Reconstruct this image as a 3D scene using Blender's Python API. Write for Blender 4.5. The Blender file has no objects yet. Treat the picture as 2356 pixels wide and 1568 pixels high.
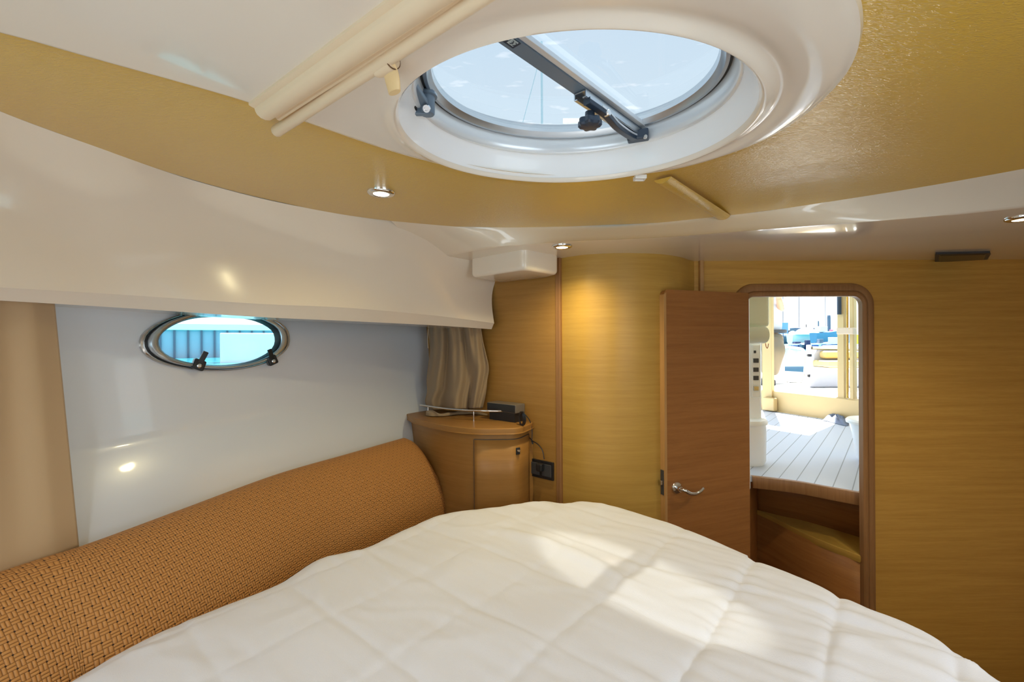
import bpy, bmesh, math, random
from mathutils import Vector, Matrix
random.seed(7)
PI = math.pi
S = bpy.context.scene
C = S.collection

# ------------------------------------------------------------------ camera, world, sun, exposure
FPX = 16.0/36.0*2356.0
ROLL = 0.006
RIGHT = Vector((math.cos(ROLL), 0, -math.sin(ROLL)))
UP = Vector((math.sin(ROLL), 0, math.cos(ROLL)))
cam_d = bpy.data.cameras.new('camera')
cam_d.lens = 16.0; cam_d.sensor_width = 36.0; cam_d.clip_start = 0.02; cam_d.clip_end = 2000
cam = bpy.data.objects.new('camera', cam_d); C.objects.link(cam)
m = Matrix.Identity(4)
for i in range(3):
    m[i][0] = RIGHT[i]; m[i][1] = UP[i]; m[i][2] = (0, -1, 0)[i]
cam.matrix_world = m
S.camera = cam

S.view_settings.view_transform = 'Standard'
S.view_settings.look = 'None'
S.view_settings.gamma = 1.0
S.view_settings.use_curve_mapping = False
S.view_settings.exposure = 0.38
S.cycles.use_denoising = True
S.cycles.max_bounces = 14
S.cycles.diffuse_bounces = 8
S.cycles.glossy_bounces = 6
S.cycles.transparent_max_bounces = 16
S.cycles.sample_clamp_indirect = 6.0
S.cycles.caustics_reflective = False
S.cycles.caustics_refractive = False

world = bpy.data.worlds.new('world'); S.world = world; world.use_nodes = True
wn = world.node_tree; wn.nodes.clear()
tc = wn.nodes.new('ShaderNodeTexCoord'); sx = wn.nodes.new('ShaderNodeSeparateXYZ')
rp = wn.nodes.new('ShaderNodeValToRGB'); bg = wn.nodes.new('ShaderNodeBackground'); wo = wn.nodes.new('ShaderNodeOutputWorld')
mr = wn.nodes.new('ShaderNodeMapRange')
wn.links.new(tc.outputs['Generated'], sx.inputs[0]); wn.links.new(sx.outputs['Z'], mr.inputs['Value'])
mr.inputs['From Min'].default_value = -1; mr.inputs['From Max'].default_value = 1
wn.links.new(mr.outputs[0], rp.inputs['Fac']); wn.links.new(rp.outputs['Color'], bg.inputs['Color']); wn.links.new(bg.outputs[0], wo.inputs[0])
e = rp.color_ramp.elements
e[0].position = 0.0; e[0].color = (.35, .42, .48, 1)
e[1].position = 1.0; e[1].color = (.50, .70, 1.0, 1)
a = e.new(.49); a.color = (.6, .66, .7, 1)
a = e.new(.50); a.color = (1, 1, 1, 1)
a = e.new(.62); a.color = (.80, .90, 1.0, 1)
bg.inputs['Strength'].default_value = 1.75

def look(o, d):
    o.rotation_euler = Vector(d).to_track_quat('-Z', 'Y').to_euler()
sun_d = bpy.data.lights.new('sun', 'SUN'); sun_d.energy = 22.0; sun_d.angle = .01; sun_d.color = (1, .95, .86)
sun = bpy.data.objects.new('sun', sun_d); C.objects.link(sun); sun.location = (0, 0, 20)
look(sun, (-.25, -.50, -1.1))

def area(name, loc, d, sx_, sy_, power, col=(1, 1, 1), shape='RECTANGLE', portal=False):
    l = bpy.data.lights.new(name, 'AREA'); l.shape = shape; l.size = sx_
    if shape in ('RECTANGLE', 'ELLIPSE'): l.size_y = sy_
    l.energy = power; l.color = col
    o = bpy.data.objects.new(name, l); C.objects.link(o); o.location = loc; look(o, d)
    if portal: l.cycles.is_portal = True
    return o
area('hatch_portal', (.12, .92, .60), (0, 0, -1), .62, .56, 1, portal=True)
area('door_portal', (1.37, 2.30, -.26), (0, -1, 0), .54, .96, 1, portal=True)
# unseen fill lights added behind the camera to brighten the cabin
area('starboard_fill_light', (1.05, -.35, .05), (-.55, .75, .02), .9, .5, 5, (.76, .90, 1.0))
area('forward_fill_light', (-.55, -.75, .05), (.45, .8, .0), .9, .5, 5, (.76, .90, 1.0))
# spot lamp added above the hatch to lay the bright patch on the bed
sp_d = bpy.data.lights.new('bed_patch_spot', 'SPOT'); sp_d.energy = 290; sp_d.color = (1, .93, .78)
sp_d.spot_size = math.radians(13); sp_d.spot_blend = .35; sp_d.shadow_soft_size = .02
sp = bpy.data.objects.new('bed_patch_spot', sp_d); C.objects.link(sp)

# ------------------------------------------------------------------ pixel helpers (photo frame 2356 x 1568)
def ray(px, py):
    return RIGHT*((px-1178)/FPX) + Vector((0, 1, 0)) + UP*(-(py-784)/FPX)
def PY(px, py, Y):
    r = ray(px, py); return r*(Y/r.y)
def PZ(px, py, z):
    r = ray(px, py); return r*(z/r.z)
def PPL(px, py, p0, n):
    r = ray(px, py); return r*(Vector(p0).dot(Vector(n))/r.dot(Vector(n)))
U = Vector((.64, .768, 0)).normalized()          # the boat's fore-and-aft direction
V = Vector((.768, -.64, 0)).normalized()         # across the boat

# ------------------------------------------------------------------ materials
def mat(name, col, rough=.5, metal=0, coat=0, spec=.5, emit=None, estr=0, trans=0, sheen=0):
    m = bpy.data.materials.new(name); m.use_nodes = True
    b = m.node_tree.nodes['Principled BSDF']
    b.inputs['Base Color'].default_value = (*col, 1)
    b.inputs['Roughness'].default_value = rough; b.inputs['Metallic'].default_value = metal
    b.inputs['Coat Weight'].default_value = coat; b.inputs['Coat Roughness'].default_value = .04
    b.inputs['Specular IOR Level'].default_value = spec
    b.inputs['Sheen Weight'].default_value = sheen
    if emit: b.inputs['Emission Color'].default_value = (*emit, 1); b.inputs['Emission Strength'].default_value = estr
    return m
def srgb(r, g, b):
    return tuple(((c/255)/12.92 if c <= 10 else (((c/255)+.055)/1.055)**2.4) for c in (r, g, b))
class N:
    def __init__(s, m): s.m = m; s.t = m.node_tree; s.b = s.t.nodes['Principled BSDF']
    def n(s, t, **k):
        x = s.t.nodes.new(t)
        for a, v in k.items(): setattr(x, a, v)
        return x
    def l(s, a, b): s.t.links.new(a, b)
    def math(s, op, a, b=None, c=None):
        x = s.t.nodes.new('ShaderNodeMath'); x.operation = op
        for i, v in enumerate((a, b, c)):
            if v is None: continue
            if isinstance(v, (int, float)): x.inputs[i].default_value = v
            else: s.t.links.new(v, x.inputs[i])
        return x.outputs[0]
def bump_noise(m, scale, strength, dist=.002, detail=3, stretch=None):
    g = N(m); co = g.n('ShaderNodeTexCoord'); no = g.n('ShaderNodeTexNoise'); bp = g.n('ShaderNodeBump')
    no.inputs['Scale'].default_value = scale; no.inputs['Detail'].default_value = detail
    src = co.outputs['Object']
    if stretch:
        mp = g.n('ShaderNodeMapping'); mp.inputs['Scale'].default_value = stretch; g.l(src, mp.inputs[0]); src = mp.outputs[0]
    g.l(src, no.inputs['Vector']); g.l(no.outputs[0], bp.inputs['Height'])
    bp.inputs['Strength'].default_value = strength; bp.inputs['Distance'].default_value = dist
    g.l(bp.outputs[0], g.b.inputs['Normal']); return m
def wood(name, c1, c2, rough=.38, vertical=False, coat=.0):
    m = mat(name, c1, rough, coat=coat, spec=.35); g = N(m)
    m.node_tree.nodes['Principled BSDF'].inputs['Coat Roughness'].default_value = .25
    co = g.n('ShaderNodeTexCoord'); mp = g.n('ShaderNodeMapping')
    mp.inputs['Scale'].default_value = (30, 30, .9) if vertical else (1.0, 1.0, 26)
    n1 = g.n('ShaderNodeTexNoise'); n1.inputs['Scale'].default_value = 2.2; n1.inputs['Detail'].default_value = 7; n1.inputs['Roughness'].default_value = .65; n1.inputs['Distortion'].default_value = .25
    n2 = g.n('ShaderNodeTexNoise'); n2.inputs['Scale'].default_value = 60; n2.inputs['Detail'].default_value = 2
    mp2 = g.n('ShaderNodeMapping'); mp2.inputs['Scale'].default_value = (6, 6, .3) if vertical else (.35, .35, 5)
    rp = g.n('ShaderNodeValToRGB'); rp.color_ramp.elements[0].position = .3; rp.color_ramp.elements[1].position = .7
    rp.color_ramp.elements[0].color = (*c2, 1); rp.color_ramp.elements[1].color = (*c1, 1)
    mx = g.math('MULTIPLY_ADD', n2.outputs[0], .30, -.15)
    sm = g.math('ADD', n1.outputs[0], mx)
    g.l(co.outputs['Object'], mp.inputs[0]); g.l(mp.outputs[0], n1.inputs['Vector'])
    g.l(co.outputs['Object'], mp2.inputs[0]); g.l(mp2.outputs[0], n2.inputs['Vector'])
    g.l(sm, rp.inputs['Fac']); g.l(rp.outputs[0], g.b.inputs['Base Color'])
    return m
M = {}
M['gel'] = mat('gelcoat_cream', srgb(230, 221, 208), .16, coat=.6)
M['gel2'] = mat('gelcoat_hull', srgb(216, 222, 232), .18, coat=.5)
M['gel3'] = mat('gelcoat_soffit', srgb(232, 222, 206), .16, coat=.6)
M['linerwhite'] = mat('liner_white', srgb(240, 241, 243), .30, coat=.2)
M['vinyl'] = mat('headliner_vinyl', srgb(212, 172, 66), .40, spec=.5, coat=1.0)
M['vinyl'].node_tree.nodes['Principled BSDF'].inputs['Coat Roughness'].default_value = .24
M['vinyl'].node_tree.nodes['Principled BSDF'].inputs['Coat IOR'].default_value = 2.1
g = N(M['vinyl']); co = g.n('ShaderNodeTexCoord'); w = g.n('ShaderNodeTexNoise'); w.inputs['Scale'].default_value = 55; w.inputs['Detail'].default_value = 2; w.inputs['Distortion'].default_value = 2.5
mp = g.n('ShaderNodeMapping'); mp.inputs['Rotation'].default_value = (0, 0, .8); mp.inputs['Scale'].default_value = (1, 3.2, 1)
bp = g.n('ShaderNodeBump'); bp.inputs['Strength'].default_value = .5; bp.inputs['Distance'].default_value = .003
g.l(co.outputs['Object'], mp.inputs[0]); g.l(mp.outputs[0], w.inputs['Vector']); g.l(w.outputs[0], bp.inputs['Height']); g.l(bp.outputs[0], g.b.inputs['Normal']); g.l(bp.outputs[0], g.b.inputs['Coat Normal'])
M['wood'] = wood('honey_oak', srgb(188, 149, 72), srgb(174, 135, 62), coat=.06)
M['wood_c_shade'] = wood('oak_corner_shaded', srgb(166, 124, 64), srgb(152, 111, 54))  # same veneer, colour darkened for the shade in the corner
M['wood_k_shade'] = wood('oak_cabinet_shaded', srgb(160, 116, 62), srgb(146, 104, 52))  # cabinet oak with the corner's shade put into its colour
M['wood_d'] = wood('oak_bulkhead', srgb(204, 157, 76), srgb(184, 137, 62))
M['wood_door'] = wood('oak_door', srgb(162, 108, 58), srgb(142, 92, 46))
M['wood_v'] = wood('oak_trim', srgb(160, 116, 74), srgb(138, 98, 60), vertical=True)
M['wood_edge'] = wood('oak_edge', srgb(190, 146, 92), srgb(172, 128, 78), vertical=True)
M['blind'] = mat('cream_plastic', srgb(226, 206, 176), .35)
M['blindfab'] = mat('blind_fabric', srgb(214, 186, 128), .7)
M['toggle'] = mat('toggle_plastic', srgb(226, 198, 148), .35)
M['chrome'] = mat('chrome', (.8, .8, .8), .08, 1)
M['steel'] = mat('stainless', (.62, .60, .57), .22, 1)
M['alu'] = mat('anodised_aluminium', (.60, .66, .72), .32, 1)
M['alu_w'] = mat('white_aluminium', srgb(226, 232, 238), .25, .3)
M['blueblack'] = mat('blue_black_plastic', srgb(44, 58, 76), .35)
M['greyblue'] = mat('grey_blue_plastic', srgb(104, 122, 140), .35)
M['rubber'] = mat('black_rubber', (.012, .013, .015), .5)
M['black'] = mat('black_plastic', (.016, .017, .02), .3)
M['darkgrey'] = mat('dark_grey', (.05, .05, .055), .5)
M['white'] = mat('white_plastic', srgb(240, 240, 238), .3)
M['cream'] = mat('cream_paint', srgb(190, 164, 114), .45)
M['cushion'] = mat('cream_cushion', srgb(205, 182, 126), .7)
M['olive'] = mat('pale_olive_vinyl', srgb(214, 212, 186), .5)
M['shirt'] = mat('white_cloth', srgb(190, 194, 205), .9)
M['khaki'] = mat('khaki_cloth', srgb(128, 116, 96), .9)
M['skin'] = mat('skin', srgb(205, 150, 120), .55)
M['hair'] = mat('hair', srgb(70, 50, 38), .7)
M['greycloth'] = mat('grey_cloth', srgb(104, 112, 130), .9)
M['lens'] = mat('lamp_lens', (1, 1, .9), .4, emit=(1, .93, .62), estr=6)
M['teal'] = mat('blue_paint', srgb(16, 74, 140), .4)
M['navy'] = mat('navy_paint', srgb(16, 34, 80), .4)
M['grey'] = mat('grey_paint', srgb(84, 100, 120), .6)
M['yellow'] = mat('yellow_paint', srgb(250, 205, 50), .5)
M['quay'] = mat('quay_blue', srgb(92, 138, 170), .8)
M['quay2'] = mat('quay_panels', srgb(150, 182, 200), .8)
M['stone'] = mat('breakwater_stone', srgb(96, 124, 150), .9)
M['orange'] = mat('orange_cord', srgb(190, 90, 50), .6)

def glass(name, tint, gloss=.06, rough=.0):
    m = bpy.data.materials.new(name); m.use_nodes = True; t = m.node_tree; t.nodes.clear()
    o = t.nodes.new('ShaderNodeOutputMaterial'); mx = t.nodes.new('ShaderNodeMixShader')
    tr = t.nodes.new('ShaderNodeBsdfTransparent'); gl = t.nodes.new('ShaderNodeBsdfGlossy')
    tr.inputs[0].default_value = (*tint, 1); gl.inputs['Roughness'].default_value = rough
    mx.inputs[0].default_value = gloss
    t.links.new(tr.outputs[0], mx.inputs[1]); t.links.new(gl.outputs[0], mx.inputs[2]); t.links.new(mx.outputs[0], o.inputs[0]); return m
M['glass_h'] = glass('smoked_acrylic', (.60, .52, .48))
# dried salt and scratches on the acrylic
t = M['glass_h'].node_tree; tr = [n for n in t.nodes if n.type == 'BSDF_TRANSPARENT'][0]
co = t.nodes.new('ShaderNodeTexCoord'); mp = t.nodes.new('ShaderNodeMapping'); mp.inputs['Scale'].default_value = (1, 2.2, 1)
no = t.nodes.new('ShaderNodeTexNoise'); no.inputs['Scale'].default_value = 13; no.inputs['Detail'].default_value = 3
rp = t.nodes.new('ShaderNodeValToRGB'); rp.color_ramp.elements[0].position = .60; rp.color_ramp.elements[1].position = .74
rp.color_ramp.elements[0].color = (.41, .43, .42, 1); rp.color_ramp.elements[1].color = (.56, .53, .49, 1)
t.links.new(co.outputs['Object'], mp.inputs[0]); t.links.new(mp.outputs[0], no.inputs['Vector']); t.links.new(no.outputs[0], rp.inputs[0]); t.links.new(rp.outputs[0], tr.inputs[0])
M['glass_p'] = glass('green_tinted_glass', (.72, .86, .88), .05)

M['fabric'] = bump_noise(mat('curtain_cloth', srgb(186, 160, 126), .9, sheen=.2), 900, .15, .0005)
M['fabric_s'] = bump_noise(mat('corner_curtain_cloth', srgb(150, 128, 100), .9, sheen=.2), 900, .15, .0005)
M['quilt'] = mat('quilt_cotton', srgb(217, 218, 227), .95, sheen=.1)
g = N(M['quilt']); co = g.n('ShaderNodeTexCoord')
n1 = g.n('ShaderNodeTexNoise'); n1.inputs['Scale'].default_value = 420; n1.inputs['Detail'].default_value = 3
b1 = g.n('ShaderNodeBump'); b1.inputs['Strength'].default_value = .35; b1.inputs['Distance'].default_value = .0015
g.l(co.outputs['Object'], n1.inputs['Vector']); g.l(n1.outputs[0], b1.inputs['Height']); g.l(b1.outputs[0], g.b.inputs['Normal'])

def weave_mat():
    m = mat('basket_weave', srgb(170, 118, 60), .55, spec=.4); g = N(m)
    uv = g.n('ShaderNodeUVMap'); sp = g.n('ShaderNodeSeparateXYZ'); g.l(uv.outputs[0], sp.inputs[0])
    c = .0128
    p = g.math('DIVIDE', sp.outputs[0], c); q = g.math('DIVIDE', sp.outputs[1], c)
    fp = g.math('FRACT', p); fq = g.math('FRACT', q)
    par = g.math('MODULO', g.math('ADD', g.math('FLOOR', p), g.math('FLOOR', q)), 2)
    par = g.math('ABSOLUTE', par)
    # two strands lying one way in even cells and the other way in odd cells
    def strands(a, b):
        s1 = g.math('ABSOLUTE', g.math('SINE', g.math('MULTIPLY', a, 2*PI)))
        arch = g.math('SINE', g.math('MULTIPLY', b, PI))
        return g.math('MULTIPLY', g.math('POWER', s1, .55), g.math('POWER', g.math('MAXIMUM', arch, .001), .22))
    ha = strands(fq, fp); hb = strands(fp, fq)
    mx = g.n('ShaderNodeMix'); g.l(par, mx.inputs[0]); g.l(ha, mx.inputs[2]); g.l(hb, mx.inputs[3])
    h = mx.outputs[0]
    # little holes at every second corner
    rp_ = g.math('ROUND', p); rq_ = g.math('ROUND', q)
    dx = g.math('SUBTRACT', p, rp_); dy = g.math('SUBTRACT', q, rq_)
    d = g.math('SQRT', g.math('ADD', g.math('MULTIPLY', dx, dx), g.math('MULTIPLY', dy, dy)))
    cp = g.math('ABSOLUTE', g.math('MODULO', g.math('ADD', rp_, rq_), 2))
    hole = g.math('MULTIPLY', g.math('LESS_THAN', d, .13), g.math('LESS_THAN', cp, .5))
    hh = g.math('SUBTRACT', h, g.math('MULTIPLY', hole, .8))
    bp = g.n('ShaderNodeBump'); bp.inputs['Strength'].default_value = .9; bp.inputs['Distance'].default_value = .003
    g.l(hh, bp.inputs['Height']); g.l(bp.outputs[0], g.b.inputs['Normal'])
    rp = g.n('ShaderNodeValToRGB'); rp.color_ramp.elements[0].position = .05; rp.color_ramp.elements[1].position = .6
    rp.color_ramp.elements[0].color = (*srgb(134, 86, 42), 1); rp.color_ramp.elements[1].color = (*srgb(188, 132, 72), 1)
    g.l(h, rp.inputs[0])
    no = g.n('ShaderNodeTexNoise'); no.inputs['Scale'].default_value = 45; g.l(uv.outputs[0], no.inputs['Vector'])
    mc = g.n('ShaderNodeMix', data_type='RGBA', blend_type='MULTIPLY'); mc.inputs[0].default_value = .5
    g.l(rp.outputs[0], mc.inputs[6]); g.l(no.outputs['Color'], mc.inputs[7])
    r2 = g.n('ShaderNodeMix', data_type='RGBA'); g.l(hole, r2.inputs[0]); g.l(rp.outputs[0], r2.inputs[6]); r2.inputs[7].default_value = (*srgb(62, 38, 22), 1)
    g.l(r2.outputs[2], g.b.inputs['Base Color'])
    return m
M['weave'] = weave_mat()
M['piping'] = mat('brown_piping', srgb(156, 108, 54), .7)

def plank_mat():
    m = mat('pale_deck_planks', srgb(216, 218, 222), .45); g = N(m)
    co = g.n('ShaderNodeTexCoord'); mp = g.n('ShaderNodeMapping'); g.l(co.outputs['Object'], mp.inputs[0])
    mp.vector_type = 'POINT'; mp.inputs['Rotation'].default_value = (0, 0, math.radians(-50.0))
    sp = g.n('ShaderNodeSeparateXYZ'); g.l(mp.outputs[0], sp.inputs[0])
    f = g.math('FRACT', g.math('DIVIDE', sp.outputs[1], .078))
    ln = g.math('LESS_THAN', f, .06)
    no = g.n('ShaderNodeTexNoise'); no.inputs['Scale'].default_value = 6
    mx = g.n('ShaderNodeMix', data_type='RGBA'); g.l(ln, mx.inputs[0]); mx.inputs[6].default_value = (*srgb(184, 190, 202), 1); mx.inputs[7].default_value = (*srgb(120, 125, 130), 1)
    g.l(mx.outputs[2], g.b.inputs['Base Color']); return m
M['planks'] = plank_mat()
M['water'] = mat('harbour_water', srgb(44, 118, 130), .15); bump_noise(M['water'], 3, .6, .05)
M['carpet'] = mat('dark_sole', srgb(90, 58, 34), .6)

# ------------------------------------------------------------------ mesh helpers
def finish(bm, name, material, parent=None, smooth=40, bevel=None, subsurf=0, solid=None):
    bmesh.ops.remove_doubles(bm, verts=bm.verts, dist=1e-6)
    me = bpy.data.meshes.new(name)
    bm.normal_update()
    bm.to_mesh(me); bm.free()
    mats = material if isinstance(material, (list, tuple)) else [material]
    for x in mats: me.materials.append(x)
    if smooth:
        for p in me.polygons: p.use_smooth = True
        me.set_sharp_from_angle(angle=math.radians(smooth))
    o = bpy.data.objects.new(name, me); C.objects.link(o)
    if parent: o.parent = parent; o.matrix_parent_inverse = parent.matrix_world.inverted()
    if solid:
        s = o.modifiers.new('solid', 'SOLIDIFY'); s.thickness = solid; s.offset = 0
    if bevel:
        b = o.modifiers.new('bevel', 'BEVEL'); b.width = bevel; b.segments = 3; b.limit_method = 'ANGLE'; b.angle_limit = math.radians(35)
    if subsurf:
        s = o.modifiers.new('sub', 'SUBSURF'); s.levels = subsurf; s.render_levels = subsurf
    return o
def recalc(bm): bmesh.ops.recalc_face_normals(bm, faces=bm.faces)
def loft(rows, cu=False, cv=False, bm=None, uv=False):
    """rows: list of equal length point lists. cu closes within a row, cv closes across rows."""
    bm = bm or bmesh.new()
    vs = [[bm.verts.new(p) for p in r] for r in rows]
    nr, nc = len(rows), len(rows[0])
    for i in range(nr if cv else nr-1):
        for j in range(nc if cu else nc-1):
            a, b = vs[i], vs[(i+1) % nr]
            q = [a[j], a[(j+1) % nc], b[(j+1) % nc], b[j]]
            try: bm.faces.new(q)
            except ValueError: pass
    return bm
def cap(bm, pts):
    bm.faces.new([bm.verts.new(p) for p in pts])
def tube_bm(path, r, n=10, closed=False, bm=None, caps=True):
    path = [Vector(p) for p in path]; L = len(path); rows = []
    rr = r if isinstance(r, (list, tuple)) else [r]*L
    prev = None
    for i, p in enumerate(path):
        if closed: t = (path[(i+1) % L]-path[i-1]).normalized()
        else: t = (path[min(i+1, L-1)]-path[max(i-1, 0)]).normalized()
        if prev is None:
            a = t.cross(Vector((0, 0, 1)))
            if a.length < .1: a = t.cross(Vector((1, 0, 0)))
            a.normalize()
        else:
            a = (prev - t*prev.dot(t)).normalized()
        prev = a; b = t.cross(a)
        rows.append([p + (a*math.cos(2*PI*k/n)+b*math.sin(2*PI*k/n))*rr[i] for k in range(n)])
    bm = loft(rows, cu=True, cv=closed, bm=bm)
    if caps and not closed:
        cap(bm, rows[0]); cap(bm, rows[-1])
    return bm
def spline(pts, n=8, closed=False):
    """Catmull-Rom through pts"""
    P = [Vector(p) for p in pts]; L = len(P); out = []
    segs = L if closed else L-1
    for i in range(segs):
        p1, p2 = P[i], P[(i+1) % L]
        p0 = P[i-1] if (closed or i > 0) else p1*2-p2
        p3 = P[(i+2) % L] if (closed or i+2 < L) else p2*2-p1
        for k in range(n):
            t = k/n
            out.append(.5*((2*p1)+(-p0+p2)*t+(2*p0-5*p1+4*p2-p3)*t*t+(-p0+3*p1-3*p2+p3)*t**3))
    if not closed: out.append(P[-1])
    return out
def prism_bm(poly, z0, z1, bm=None):
    bm = bm or bmesh.new()
    lo = [Vector((p[0], p[1], z0)) for p in poly]; hi = [Vector((p[0], p[1], z1)) for p in poly]
    loft([lo, hi], cu=True, bm=bm); cap(bm, lo); cap(bm, hi); return bm
def box_bm(c, size, ax=None, ay=None, az=None, bm=None):
    ax = Vector(ax) if ax is not None else Vector((1, 0, 0)); ay = Vector(ay) if ay is not None else Vector((0, 1, 0)); az = Vector(az) if az is not None else Vector((0, 0, 1))
    bm = bm or bmesh.new(); c = Vector(c); s = [x/2 for x in size]
    v = [bm.verts.new(c+ax*(i*s[0])+ay*(j*s[1])+az*(k*s[2])) for i in (-1, 1) for j in (-1, 1) for k in (-1, 1)]
    for f in ((0, 1, 3, 2), (4, 6, 7, 5), (0, 4, 5, 1), (2, 3, 7, 6), (0, 2, 6, 4), (1, 5, 7, 3)):
        bm.faces.new([v[i] for i in f])
    return bm
def lathe_bm(prof, c=(0, 0, 0), n=32, ax=None, bm=None):
    """prof list of (r, h) about axis ax through c"""
    c = Vector(c); az = Vector(ax).normalized() if ax is not None else Vector((0, 0, 1))
    a = az.cross(Vector((0, 0, 1)));
    if a.length < .05: a = Vector((1, 0, 0))
    a.normalize(); b = az.cross(a)
    rows = [[c+az*h+(a*math.cos(2*PI*k/n)+b*math.sin(2*PI*k/n))*max(r, 1e-5) for k in range(n)] for r, h in prof]
    return loft(rows, cu=True, bm=bm)
def sweep_bm(path, prof, ups, closed=False, bm=None, capends=True):
    """prof: (side, up) offsets; ups: function i-> up vector; side = t x up"""
    path = [Vector(p) for p in path]; L = len(path); rows = []
    for i, p in enumerate(path):
        if closed: t = (path[(i+1) % L]-path[i-1]).normalized()
        else: t = (path[min(i+1, L-1)]-path[max(i-1, 0)]).normalized()
        up = ups(i) if callable(ups) else Vector(ups); s = t.cross(up).normalized()
        rows.append([p+s*a+up*b for a, b in prof])
    bm = loft(rows, cu=True, cv=closed, bm=bm)
    if capends and not closed: cap(bm, rows[0]); cap(bm, rows[-1])
    return bm

def setp(o, **k):
    for a, v in k.items(): o[a] = v
    return o
def thing(name, label, cat, loc=(0, 0, 0), group=None, kind=None):
    o = bpy.data.objects.new(name, None); C.objects.link(o); o.location = loc; o.empty_display_size = .05
    o.matrix_world = Matrix.Translation(loc)
    if kind: o['kind'] = kind
    o['label'] = label; o['category'] = cat
    if group: o['group'] = group
    return o
def tag(o, label, cat, group=None, kind=None):
    o['label'] = label; o['category'] = cat
    if group: o['group'] = group
    if kind: o['kind'] = kind
    return o
def struct(o, label=None, cat=None):
    o['kind'] = 'structure'
    if label: o['label'] = label
    if cat: o['category'] = cat
    return o

ZF = -1.62     # cabin sole
ZV = .44       # headliner
ZS = .37       # soffit over the bulkhead
ZSAL = -.735   # saloon sole

# ------------------------------------------------------------------ headliner, hatch surround
HC = Vector((.124, .921, 0)); HRX, HRY = .352, .300
def hatch_pt(k, th, z): return Vector((HC.x+k*HRX*math.cos(th), HC.y+k*HRY*math.sin(th), z))
wp_px = [(0, 78), (200, 135), (400, 190), (560, 237), (720, 291), (880, 345), (1000, 380), (1100, 403), (1200, 416), (1300, 421), (1400, 417), (1500, 403), (1600, 382), (1700, 350), (1780, 315), (1850, 270), (1900, 228), (1945, 178), (1970, 130), (1980, 80), (1976, 30), (1962, -20)]
WP = [PZ(x, y, .43) for x, y in wp_px]
WP = [Vector((-.97, .43, .43))] + WP + [Vector((.31, .43, .43)), Vector((.13, .27, .43)), Vector((-.15, .04, .43)), Vector((-.55, -.28, .43)), Vector((-1.0, -.35, .43)), Vector((-1.2, .0, .43))]
WP = spline(WP, 6, closed=True)
b_px = [(-200, 165), (0, 256), (200, 330), (400, 400), (600, 455), (800, 495), (1000, 518), (1100, 522), (1200, 523), (1300, 521), (1400, 517), (1500, 513), (1600, 507), (1700, 493), (1850, 473), (2000, 450), (2180, 420), (2356, 388), (2700, 320)]
BL = [PZ(x, y, ZV) for x, y in b_px]
Bc = [Vector((-.97, .55, ZV))] + BL + [Vector((1.72, .72, ZV)), Vector((1.62, .25, ZV)), Vector((1.2, -.3, ZV)), Vector((.6, -.85, ZV)), Vector((.0, -1.2, ZV)), Vector((-.5, -1.1, ZV)), Vector((-.85, -.5, ZV)), Vector((-.95, .1, ZV))]
BC = spline(Bc, 6, closed=True)
def polar(curve, c, n):
    """resample closed curve at n equal angles about c"""
    A = []
    L = len(curve)
    for k in range(n):
        th = 2*PI*k/n; d = Vector((math.cos(th), math.sin(th), 0)); best = None
        for i in range(L):
            a, b = curve[i]-c, curve[(i+1) % L]-c
            ex, ey = b.x-a.x, b.y-a.y
            den = d.x*ey-d.y*ex
            if abs(den) < 1e-9: continue
            t = (a.x*ey-a.y*ex)/den; s = (a.x*d.y-a.y*d.x)/den
            if t > 0 and -1e-6 <= s <= 1+1e-6:
                if best is None or t > best: best = t
        A.append(best or .5)
    return A
NT = 288
wpr = polar(WP, HC, NT); bcr = polar(BC, HC, NT)
def lipr(th):
    return 1/math.sqrt((math.cos(th)/HRX)**2+(math.sin(th)/HRY)**2)
rows = []
NS = 46
for k in range(NT):
    th = 2*PI*k/NT; d = Vector((math.cos(th), math.sin(th), 0)); r0 = lipr(th); r1 = wpr[k]; row = []
    # the dished moulding is deep on the aft side of the hatch and fades out forward
    amp = ((1+math.cos(th-math.radians(5)))/2)**2
    amp2 = .25+.75*amp
    for j in range(NS+1):
        s = (j/NS)**1.35; r = r0+(r1-r0)*s; dd = r-r0
        z = .430
        lipd = .006*math.exp(-(dd/.012)**2)
        groove = .008*amp2*math.exp(-((dd-.028)/.014)**2)
        swell = -.013*amp*math.exp(-((dd-.095)/.045)**2)*min(1, (r1-r)/.06)
        edge = .004*math.exp(-((r1-r)/.010)**2)
        z += -lipd+groove*.8+swell+edge
        row.append(HC+d*r+Vector((0, 0, z)))
    row.append(HC+d*(r1+.004)+Vector((0, 0, .445)))
    row.insert(0, HC+d*(r0-.004)+Vector((0, 0, .4275)))
    row.insert(0, HC+d*(r0-.008)+Vector((0, 0, .434)))
    rows.append(row)
bm = loft(rows, cv=True); recalc(bm)
o = finish(bm, 'trim_1', M['gel'], smooth=50); struct(o, 'glossy cream moulded ceiling panel surrounding the oval roof hatch', 'ceiling panel')
# vinyl headliner
rows = []
for k in range(NT):
    th = 2*PI*k/NT; d = Vector((math.cos(th), math.sin(th), 0)); r0 = wpr[k]-.03; r1 = max(bcr[k], wpr[k]+.02); row = []
    for j in range(25):
        s = j/24; r = r0+(r1-r0)*s; puff = .006*math.exp(-((r-wpr[k])/.02)**2)
        row.append(HC+d*r+Vector((0, 0, ZV+(.022*max(0, math.cos(th-math.radians(10)))**1.5-.002)*math.sin(PI*s)+puff)))
    rows.append(row)
bm = loft(rows, cv=True); recalc(bm)
o = finish(bm, 'ceiling', M['vinyl'], smooth=60); struct(o, 'gold-beige grained vinyl headliner around the cream panel', 'ceiling')
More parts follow.
